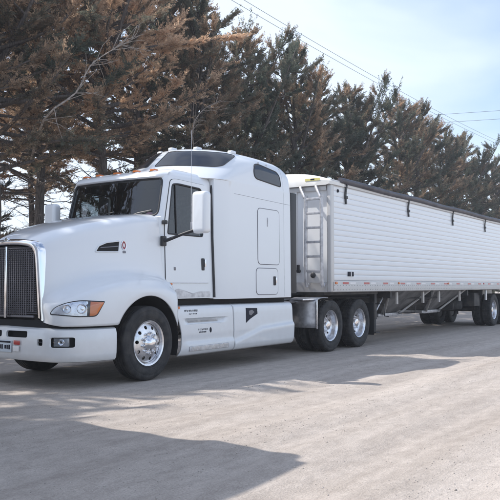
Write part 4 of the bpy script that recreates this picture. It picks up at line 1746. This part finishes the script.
# rear wall
box('rear_wall', (TL - 0.05, 0, (ZR1 + ZP1) / 2), (0.04, 2 * HW - 0.14, ZP1 - ZR1), M['trailer'], trailer)
rs_ = box('rear_sill', (TL - 0.02, 0, 1.30), (0.08, 2 * HW - 0.12, 0.22), M['rail'], trailer, 0.012)
for y in (-1.0, -0.86, -0.14, 0.0, 0.14, 0.86, 1.0):
    bm = bmesh.new()
    addlathe(bm, [(0, 0.03), (0.045, 0.026), (0.052, 0.0)], 16, (TL + 0.018, y, 1.30), 'X')
    obj('tail_lamp', bm, M['red'], rs_)
bm = bmesh.new()
addbox(bm, (TL - 0.05, 0, 0.55), (0.10, 2.2, 0.10), 0.01)
for y in (-0.5, 0.5):
    addbox(bm, (TL - 0.05, y, 0.88), (0.08, 0.08, 0.62), 0.008)
obj('rear_guard', bm, M['frame'], trailer)
for y in (-0.6, -0.2, 0.2, 0.6):
    box('rear_post', (TL - 0.01, y, 2.4), (0.06, 0.08, 1.9), M['rail'], trailer, 0.012)

# unseen copy of the trailer, added past the left edge to cast the foreground shadow
shadow_trailer = copy_tree(trailer)
shadow_trailer.location = (-3.95 - TL, 0.165, 0)
tag(shadow_trailer, 'unseen copy of the grain trailer added ahead of the truck to cast a shadow', 'trailer', 'hopper grain trailers')

# ================================================================== cedar row
def leaf_material():
    m = bpy.data.materials.new('cedar_foliage')
    m.use_nodes = True
    t = m.node_tree
    b = t.nodes['Principled BSDF']
    out = [n for n in t.nodes if n.type == 'OUTPUT_MATERIAL'][0]
    at = t.nodes.new('ShaderNodeAttribute')
    at.attribute_name = 'tint'
    oi = t.nodes.new('ShaderNodeObjectInfo')
    hs = t.nodes.new('ShaderNodeHueSaturation')
    mr = t.nodes.new('ShaderNodeMapRange')
    mr.inputs['To Min'].default_value = 1.0
    mr.inputs['To Max'].default_value = 1.4
    t.links.new(oi.outputs['Random'], mr.inputs['Value'])
    t.links.new(mr.outputs['Result'], hs.inputs['Value'])
    t.links.new(at.outputs['Color'], hs.inputs['Color'])
    t.links.new(hs.outputs['Color'], b.inputs['Base Color'])
    b.inputs['Roughness'].default_value = 0.7
    b.inputs['Specular IOR Level'].default_value = 0.25
    tl = t.nodes.new('ShaderNodeBsdfTranslucent')
    t.links.new(hs.outputs['Color'], tl.inputs['Color'])
    ms = t.nodes.new('ShaderNodeMixShader')
    ms.inputs['Fac'].default_value = 0.45
    t.links.new(b.outputs[0], ms.inputs[1])
    t.links.new(tl.outputs[0], ms.inputs[2])
    t.links.new(ms.outputs[0], out.inputs['Surface'])
    return m


M['leaf'] = leaf_material()
M['bark'] = noise_into(mat('cedar_bark', (0.1, 0.085, 0.075), 0.9), (0.05, 0.042, 0.038), (0.16, 0.135, 0.12), 14, stretch=(3, 3, 0.4), bump=0.5, bscale=30)
M['dead'] = noise_into(mat('dead_wood', (0.3, 0.26, 0.22), 0.85), (0.19, 0.155, 0.13), (0.40, 0.345, 0.30), 12)


def unit(v):
    return v / (np.linalg.norm(v, axis=-1, keepdims=True) + 1e-9)


GREEN = np.array([0.088, 0.108, 0.085])
OLIVE = np.array([0.155, 0.152, 0.115])
BRONZE = np.array([0.265, 0.192, 0.135])
TAN = np.array([0.52, 0.375, 0.26])


def cedar(seed, H, cb, Rmax, brown, nl, bare=0, lean=0.12, blades=50):
    """one cedar: bark mesh and foliage mesh (origin at the foot)"""
    r = np.random.default_rng(seed)
    bmb = bmesh.new()
    # trunk
    nseg = 9
    tp = [np.array([0.0, 0.0, -0.15])]
    for i in range(1, nseg + 1):
        z = H * 0.93 * i / nseg
        tp.append(np.array([lean * z * 0.12 + r.normal(0, 0.07), r.normal(0, 0.07), z]))
    tp = np.array(tp)
    addtube(bmb, [tuple(p) for p in tp], [0.145 * (1 - 0.93 * i / nseg) + 0.012 for i in range(nseg + 1)], 9)
    tw_b, tw_d, tw_l, tw_c = [], [], [], []
    # secondary leaders near the top
    stems = [(tp, 0.0)]
    for k in range(r.integers(2, 5)):
        z0 = H * r.uniform(0.42, 0.72)
        p0 = np.array([np.interp(z0, tp[:, 2], tp[:, 0]), np.interp(z0, tp[:, 2], tp[:, 1]), z0])
        a = r.uniform(0, 6.28)
        L = (H - z0) * r.uniform(0.65, 0.92)
        d = unit(np.array([math.cos(a) * 0.42 + lean, math.sin(a) * 0.42, 1.0]))
        pts = np.array([p0 + d * L * q + np.array([0, 0, 0.10 * L * q * q]) for q in np.linspace(0, 1, 6)])
        addtube(bmb, [tuple(p) for p in pts], [0.07 * (1 - 0.9 * q) + 0.006 for q in np.linspace(0, 1, 6)], 6)
        stems.append((pts, 1.0))
    limbs = []
    ga = r.uniform(0, 6.28)
    for i in range(nl):
        tt = (i + r.uniform(0, 1)) / nl
        tt = tt ** 0.85
        z0 = cb + (H * 0.93 - cb) * tt
        prof = (1 - tt) ** 0.65 * min(1.0, 0.62 + tt * 1.9) + 0.05
        L = Rmax * prof * r.uniform(0.5 - 0.15 * tt, 1.15 + 0.25 * tt)
        if r.random() < 0.14: L *= 1.3
        L = min(L, Rmax * 1.08)
        ga += 2.4 + r.normal(0, 0.35)
        limbs.append((tp, z0, ga, L, tt))
    for pts, kk in stems[1:]:
        for i in range(9):
            q = r.uniform(0.2, 0.97)
            z0 = pts[0, 2] + (pts[-1, 2] - pts[0, 2]) * q
            limbs.append((pts, z0, r.uniform(0, 6.28), 0.35 + 0.9 * (1 - q) * r.uniform(0.5, 1.5), 0.55 + 0.43 * q))
    for (st, z0, a, L, tt) in limbs:
        p0 = np.array([np.interp(z0, st[:, 2], st[:, 0]), np.interp(z0, st[:, 2], st[:, 1]), z0])
        el0 = R(r.uniform(-16, 22) + 30 * tt)
        el1 = el0 + R(r.uniform(0, 46))
        hd = np.array([math.cos(a), math.sin(a), 0])
        pts = [p0]
        n = 6
        for q in range(1, n + 1):
            e = el0 + (el1 - el0) * (q / n) ** 1.5
            d = hd * math.cos(e) + np.array([lean * 0.5, 0, math.sin(e)])
            d = d + r.normal(0, 0.09, 3)
            pts.append(pts[-1] + unit(d) * L / n)
        pts = np.array(pts)
        r0 = 0.012 + 0.020 * L
        addtube(bmb, [tuple(p) for p in pts], [r0 * (1 - 0.85 * q / n) + 0.003 for q in range(n + 1)], 5, cap=False)
        nt_ = int(5 + L * 14.5)
        limb_brown = r.normal(0, 0.22)
        for k in range(nt_):
            q = 0.22 + 0.78 * r.uniform(0, 1) ** 0.72
            f = q * n
            i0 = min(int(f), n - 1)
            b0 = pts[i0] + (pts[i0 + 1] - pts[i0]) * (f - i0)
            ld = unit(pts[i0 + 1] - pts[i0])
            d = unit(ld * (0.75 + 0.6 * tt) + r.normal(0, 0.62 - 0.27 * tt, 3) + np.array([lean * 0.7, 0, 0.12 + 0.16 * tt]))
            l = r.uniform(0.18, 0.50) * (1.0 - 0.1 * tt) * (0.75 + 0.4 * q)
            tw_b.append(b0); tw_d.append(d); tw_l.append(l)
            nz_ = math.sin(b0[0] * 1.3 + seed) * math.sin(b0[1] * 1.1 + seed * 2.1) + 0.7 * math.sin(b0[2] * 0.9 + seed * 0.7 + b0[0] * 0.5)
            tw_c.append(brown + 0.17 * nz_ + limb_brown + r.normal(0, 0.13) + 0.12 * (q - 0.6) + 0.22 * (tt - 0.55))
        # tip plume
        tw_b.append(pts[-1] - unit(pts[-1] - pts[-2]) * 0.12); tw_d.append(unit(pts[-1] - pts[-2] + np.array([0, 0, 0.06]))); tw_l.append(0.62 * (1 - 0.2 * tt)); tw_c.append(brown + limb_brown + 0.1)
    for pts, kk in stems:                                          # upright spires
        e = pts[-1]
        for k in range(16):
            zoff = r.uniform(0, 1.5)
            b0 = np.array([np.interp(e[2] - zoff, pts[:, 2], pts[:, 0]), np.interp(e[2] - zoff, pts[:, 2], pts[:, 1]), e[2] - zoff])
            d = unit(np.array([r.normal(lean, 0.22), r.normal(0, 0.22), 1.0]))
            tw_b.append(b0); tw_d.append(d); tw_l.append(r.uniform(0.4, 0.8)); tw_c.append(brown - 0.1 + r.normal(0, 0.15))
    # bare dead twigs low on the trunk
    for i in range(bare):
        z0 = r.uniform(0.7, cb + 1.2)
        p0 = np.array([np.interp(z0, tp[:, 2], tp[:, 0]), np.interp(z0, tp[:, 2], tp[:, 1]), z0])
        a = r.uniform(0, 6.28)
        L = r.uniform(0.5, 2.0)
        e = R(r.uniform(-25, 30))
        hd = np.array([math.cos(a) * math.cos(e), math.sin(a) * math.cos(e), math.sin(e)])
        pts = [p0]
        for q in range(5):
            pts.append(pts[-1] + unit(hd + r.normal(0, 0.22, 3)) * L / 5)
        addtube(bmb, [tuple(p) for p in pts], [0.016 * (1 - q / 6) + 0.002 for q in range(6)], 4, cap=False)
        for q in (2, 3, 4):
            d = unit(hd + r.normal(0, 0.6, 3))
            addtube(bmb, [tuple(pts[q]), tuple(pts[q] + d * L * 0.2), tuple(pts[q] + unit(d + r.normal(0, 0.3, 3)) * L * 0.4)], [0.007, 0.005, 0.002], 3, cap=False)
    me_b = bpy.data.meshes.new('cedar_trunk')
    bmb.to_mesh(me_b); bmb.free()
    me_b.materials.append(M['bark'])
    me_b.shade_smooth()
    # foliage blades
    B = np.array(tw_b); D = np.array(tw_d); Lw = np.array(tw_l); C = np.array(tw_c)
    n = len(B)
    K = blades
    s = r.uniform(0.02, 1.0, (n, K))
    perp = unit(r.normal(0, 1, (n, K, 3)))
    perp = unit(perp - (perp * D[:, None]).sum(-1, keepdims=True) * D[:, None])
    base = B[:, None] + D[:, None] * (Lw[:, None] * s)[..., None] + perp * 0.012
    spread = (1.15 - 0.6 * s)[..., None] * r.uniform(0.5, 1.2, (n, K, 1))
    bd = unit(D[:, None] + perp * spread)
    bl = (0.028 + 0.070 * (1 - s) * r.uniform(0.4, 1.2, (n, K)) + 0.025 * r.random((n, K))) * (0.8 + 0.5 * Lw[:, None])
    wv = unit(np.cross(bd, r.normal(0, 1, (n, K, 3))))
    wd = (bl * r.uniform(0.19, 0.36, (n, K)))[..., None] * 0.5 + 0.003
    p1 = base
    pm_ = base + bd * (bl * 0.45)[..., None]
    p3 = base + bd * bl[..., None]
    V = np.stack([p1, pm_ + wv * wd, p3, pm_ - wv * wd], 2).reshape(-1, 3)
    F = np.arange(n * K * 4).reshape(-1, 4)
    c = np.clip(C[:, None] + r.normal(0, 0.07, (n, K)), 0, 1)[..., None]
    xs = np.array([0.0, 0.34, 0.68, 1.0])
    cols = np.stack([GREEN, OLIVE, BRONZE, TAN])
    rgb = np.stack([np.interp(c[..., 0], xs, cols[:, k]) for k in range(3)], -1)
    rgb = rgb * r.uniform(0.8, 1.2, (n, K, 1))
    rgba = np.concatenate([rgb, np.ones((n, K, 1))], -1)
    rgba = np.repeat(rgba.reshape(-1, 4), 4, axis=0)
    me_f = fast_mesh('cedar_crown', V, F, M['leaf'], rgba)
    return me_b, me_f


VAR = [cedar(11, 12.0, 4.9, 3.3, 0.82, 96, bare=60, lean=0.05),
       cedar(23, 11.6, 4.4, 3.1, 0.46, 92, bare=50, lean=0.08),
       cedar(37, 11.4, 1.6, 3.1, 0.36, 108, lean=0.14),
       cedar(41, 11.0, 1.2, 2.9, 0.15, 104, lean=0.20),
       cedar(59, 11.8, 1.4, 3.1, 0.45, 108, lean=0.28),
       cedar(67, 10.4, 1.0, 3.0, 0.25, 102, lean=0.32)]
VH = [12.0, 11.6, 11.4, 11.0, 11.8, 10.4]

TREES = [  # x, y, variant, height, turn, label
    (-6.4, 8.3, 2, 11.7, 0.4, 'cedar beside the added trailer, first of the row'),
    (-4.0, 8.9, 4, 11.9, 2.0, 'cedar second in the row, ahead of the truck bumper'),
    (-1.6, 8.2, 1, 11.4, 1.1, 'cedar third in the row, in line with the truck grille'),
    (0.9, 8.7, 0, 11.6, 4.0, 'cedar behind the truck hood, its crown past the left edge'),
    (3.4, 8.1, 1, 10.2, 5.2, 'tall bare-stemmed cedar at the far left behind the grille'),
    (5.6, 8.9, 0, 11.0, 0.9, 'bare-trunked bronze cedar behind the hood with a grey dead limb'),
    (7.1, 8.0, 0, 11.6, 3.3, 'bronze cedar with clear trunk rising beside the windshield'),
    (9.3, 9.0, 4, 12.2, 1.7, 'tall tan and brown cedar above the cab roof'),
    (3.6, 14.0, 3, 6.0, 1.9, 'low bushy cedar set back at the far left'),
    (7.4, 14.5, 5, 6.6, 0.3, 'low bushy cedar set back between the two clear trunks'),
    (8.6, 12.8, 0, 9.8, 2.2, 'set back cedar glimpsed past the windshield top'),
    (11.4, 8.2, 2, 11.6, 0.2, 'brown cedar with ragged crown left of the skylight windows'),
    (13.0, 9.4, 1, 11.4, 2.6, 'loose dark cedar standing behind the sleeper skylights'),
    (14.8, 8.5, 3, 11.4, 4.4, 'cedar with tall thin spire above the sleeper roof'),
    (16.7, 9.2, 4, 10.5, 5.0, 'lower bronze cedar between two spires above the sleeper'),
    (18.2, 8.4, 2, 11.8, 1.3, 'second spired brown cedar right of the sleeper roof'),
    (20.6, 9.0, 5, 10.9, 3.7, 'dark low cedar behind the front of the trailer'),
    (23.0, 8.4, 3, 11.2, 2.9, 'dark green cedar with bent tip over the trailer front cap'),
    (26.0, 9.0, 5, 11.2, 0.6, 'green cedar leaning right above the first tarp strap'),
    (29.2, 8.5, 4, 12.0, 2.2, 'bronze tipped cedar leaning right over the trailer middle'),
    (32.8, 8.9, 5, 12.3, 4.6, 'leaning cedar with feathered tip above the second tarp strap'),
    (36.5, 8.4, 2, 11.3, 5.6, 'brown cedar behind the trailer just right of its middle'),
    (40.3, 8.8, 3, 11.8, 0.1, 'dark cedar with single upright tip near the right edge'),
    (44.2, 8.5, 5, 11.3, 3.0, 'cedar with right leaning sprays close to the right edge'),
    (48.5, 8.9, 4, 11.4, 1.0, 'bronze cedar at the very right edge of the view'),
    (53.0, 8.6, 2, 11.9, 2.4, 'far cedar past the trailer end, second to last'),
    (58.0, 8.8, 5, 12.2, 4.1, 'farthest cedar at the end of the row'),
]
tree_objs = []
for (x, y, v, h, a, lab) in TREES:
    root = empty('cedar_tree', (x, y, 0), a if v < 2 else (a % 0.9 - 0.45))
    sc_ = h / VH[v]
    tag(root, lab, 'tree', 'cedar row behind the trucks')
    for nm, me in (('trunk', VAR[v][0]), ('crown', VAR[v][1])):
        o = raw(nm, me, root)
        wx = 1.02 + 0.2 * ((x * 7.31) % 1.0)
        o.scale = (sc_ * wx, sc_ * wx * (1 if int(x * 10) % 2 else -1), sc_)
    tree_objs.append(root)

# grey dead limbs hanging out of two crowns
def dead_limb(root, pts, r0, subs, seed):
    rr = random.Random(seed)
    bm = bmesh.new()
    inv = Matrix.Rotation(-root.rotation_euler.z, 4, 'Z') @ Matrix.Translation(-Vector(root.location))
    P_ = catmull(np.array(pts), 16)
    addtube(bm, [tuple(p) for p in P_], [r0 * (1 - 0.8 * i / 15) for i in range(16)], 7)
    for k in range(subs):
        i = rr.randint(3, 14)
        b0 = Vector(P_[i])
        d = Vector(P_[min(i + 1, 15)] - P_[i - 1]).normalized()
        d = (d + Vector((rr.uniform(-0.9, 0.9), rr.uniform(-0.6, 0.4), rr.uniform(-0.9, 0.7)))).normalized()
        L = rr.uniform(0.4, 1.1)
        q1 = b0 + d * L * 0.5
        q2 = q1 + (d + Vector((rr.uniform(-0.5, 0.5), 0, rr.uniform(-0.6, 0.3)))).normalized() * L * 0.5
        addtube(bm, [b0, q1, q2], [r0 * 0.35, r0 * 0.24, 0.004], 5)
    for v in bm.verts:
        v.co = inv @ v.co
    o = obj('dead_limb', bm, M['dead'], root)
    return o


dead_limb(tree_objs[5], [(4.9, 8.6, 4.3), (3.1, 5.9, 5.0), (3.75, 5.6, 5.7), (4.1, 5.5, 6.4), (4.8, 5.5, 6.95), (5.8, 5.5, 7.6)], 0.028, 26, 3)
dead_limb(tree_objs[11], [(11.0, 8.0, 4.2), (8.6, 6.0, 5.0), (8.3, 5.8, 5.75), (8.65, 5.7, 6.3), (9.5, 5.7, 6.75)], 0.022, 18, 4)

# dry grass below the trees
gr_m = mat('dry_grass', (0.30, 0.25, 0.15), 0.9)
noise_into(gr_m, (0.22, 0.17, 0.09), (0.42, 0.35, 0.22), 1.2, 0.3, 0.7)
rg = np.random.default_rng(9)
n = 26000
bx_ = rg.uniform(-16, 62, n); by_ = 6.4 + rg.random(n) ** 0.8 * 9
hh = rg.uniform(0.06, 0.22, n)
aa = rg.uniform(0, 6.28, n)
dx, dy = np.cos(aa), np.sin(aa)
ln = rg.normal(0, 0.35, (n, 2)) * hh[:, None]
z0 = np.zeros(n)
V = np.stack([np.stack([bx_ - dx * 0.012, by_ - dy * 0.012, z0], -1), np.stack([bx_ + dx * 0.012, by_ + dy * 0.012, z0], -1),
              np.stack([bx_ + ln[:, 0], by_ + ln[:, 1], hh], -1)], 1).reshape(-1, 3)
F = np.arange(n * 3).reshape(-1, 3)
gro = link_mesh('dry_grass', fast_mesh('dry_grass', V, F, gr_m), None, None, smooth=0)
tag(gro, 'dry straw coloured grass under the cedar row', 'grass', kind='stuff')

# ================================================================== overhead lines
M['wire'] = mat('wire', (0.03, 0.03, 0.035), 0.6)
M['pole'] = noise_into(mat('pole_wood', (0.18, 0.13, 0.1), 0.9), (0.13, 0.10, 0.08), (0.25, 0.2, 0.16), 6, stretch=(4, 4, 0.3))


def wire(p0, p1, sag, rad, lab):
    p0, p1 = Vector(p0), Vector(p1)
    pts = []
    for k in range(41):
        q = k / 40
        p = p0.lerp(p1, q)
        p.z -= sag * 4 * q * (1 - q)
        pts.append(p)
    bm = bmesh.new()
    addtube(bm, pts, rad, 5)
    o = obj('power_line', bm, M['wire'])
    tag(o, lab, 'wire', 'overhead lines')
    return o


def pole(x, y, h, rz, lab):
    rt = empty('utility_pole', (x, y, 0), rz)
    tag(rt, lab, 'pole', 'wooden utility poles')
    bm = bmesh.new()
    addtube(bm, [(0, 0, -0.3), (0, 0, h * 0.5), (0, 0, h + 0.3)], [0.17, 0.14, 0.11], 10)
    obj('shaft', bm, M['pole'], rt)
    box('crossarm', (0.16, 0, h - 0.12), (0.10, 2.2, 0.12), M['pole'], rt, 0.01)
    for yy in (-0.3, 0.3):
        bm = bmesh.new()
        addlathe(bm, [(0.02, -0.08), (0.05, -0.02), (0.03, 0.01), (0.045, 0.05), (0, 0.06)], 10, (0.16, yy, h), 'Z')
        obj('insulator', bm, M['steel'], rt)


pole(-8, 14.2, 17.0, 0, 'wooden pole behind the row, past the left edge')
pole(92, 14.2, 17.0, 0, 'wooden pole far down the row behind the last cedars')
wire((-8, 13.9, 17.05), (92, 13.9, 17.05), 1.5, 0.012, 'nearer of the two wires sloping down across the sky')
wire((-8, 14.5, 17.05), (92, 14.5, 17.05), 1.45, 0.012, 'farther of the two wires sloping down across the sky')
pole(80, 45, 23.6, 1.3, 'wooden pole far behind the cedars carrying the level wires')
pole(105, -60, 23.6, 1.3, 'wooden pole far beyond the right edge of the view')
wire((80, 44.9, 23.65), (105, -60.1, 23.65), 0.6, 0.02, 'upper of two level wires at the right edge')
wire((80, 45, 22.6), (105, -60, 22.6), 0.6, 0.02, 'lower of two level wires at the right edge')

# ================================================================== thin haze added to lift the shadows in the trees
hm = bpy.data.materials.new('shade_lift_haze')
hm.use_nodes = True
ht_ = hm.node_tree
for n_ in list(ht_.nodes):
    if n_.type == 'BSDF_PRINCIPLED':
        ht_.nodes.remove(n_)
pv = ht_.nodes.new('ShaderNodeVolumePrincipled')
pv.inputs['Color'].default_value = (0.90, 0.93, 1.0, 1)
pv.inputs['Density'].default_value = 0.0014
ht_.links.new(pv.outputs['Volume'], [n_ for n_ in ht_.nodes if n_.type == 'OUTPUT_MATERIAL'][0].inputs['Volume'])
bm = bmesh.new()
addbox(bm, (0, 0, 12.5), (1020, 1020, 27))
hz = obj('haze', bm, hm, None, 0)
tag(hz, 'thin pale haze added over the whole yard to lift the tree shadows', 'haze', kind='stuff')
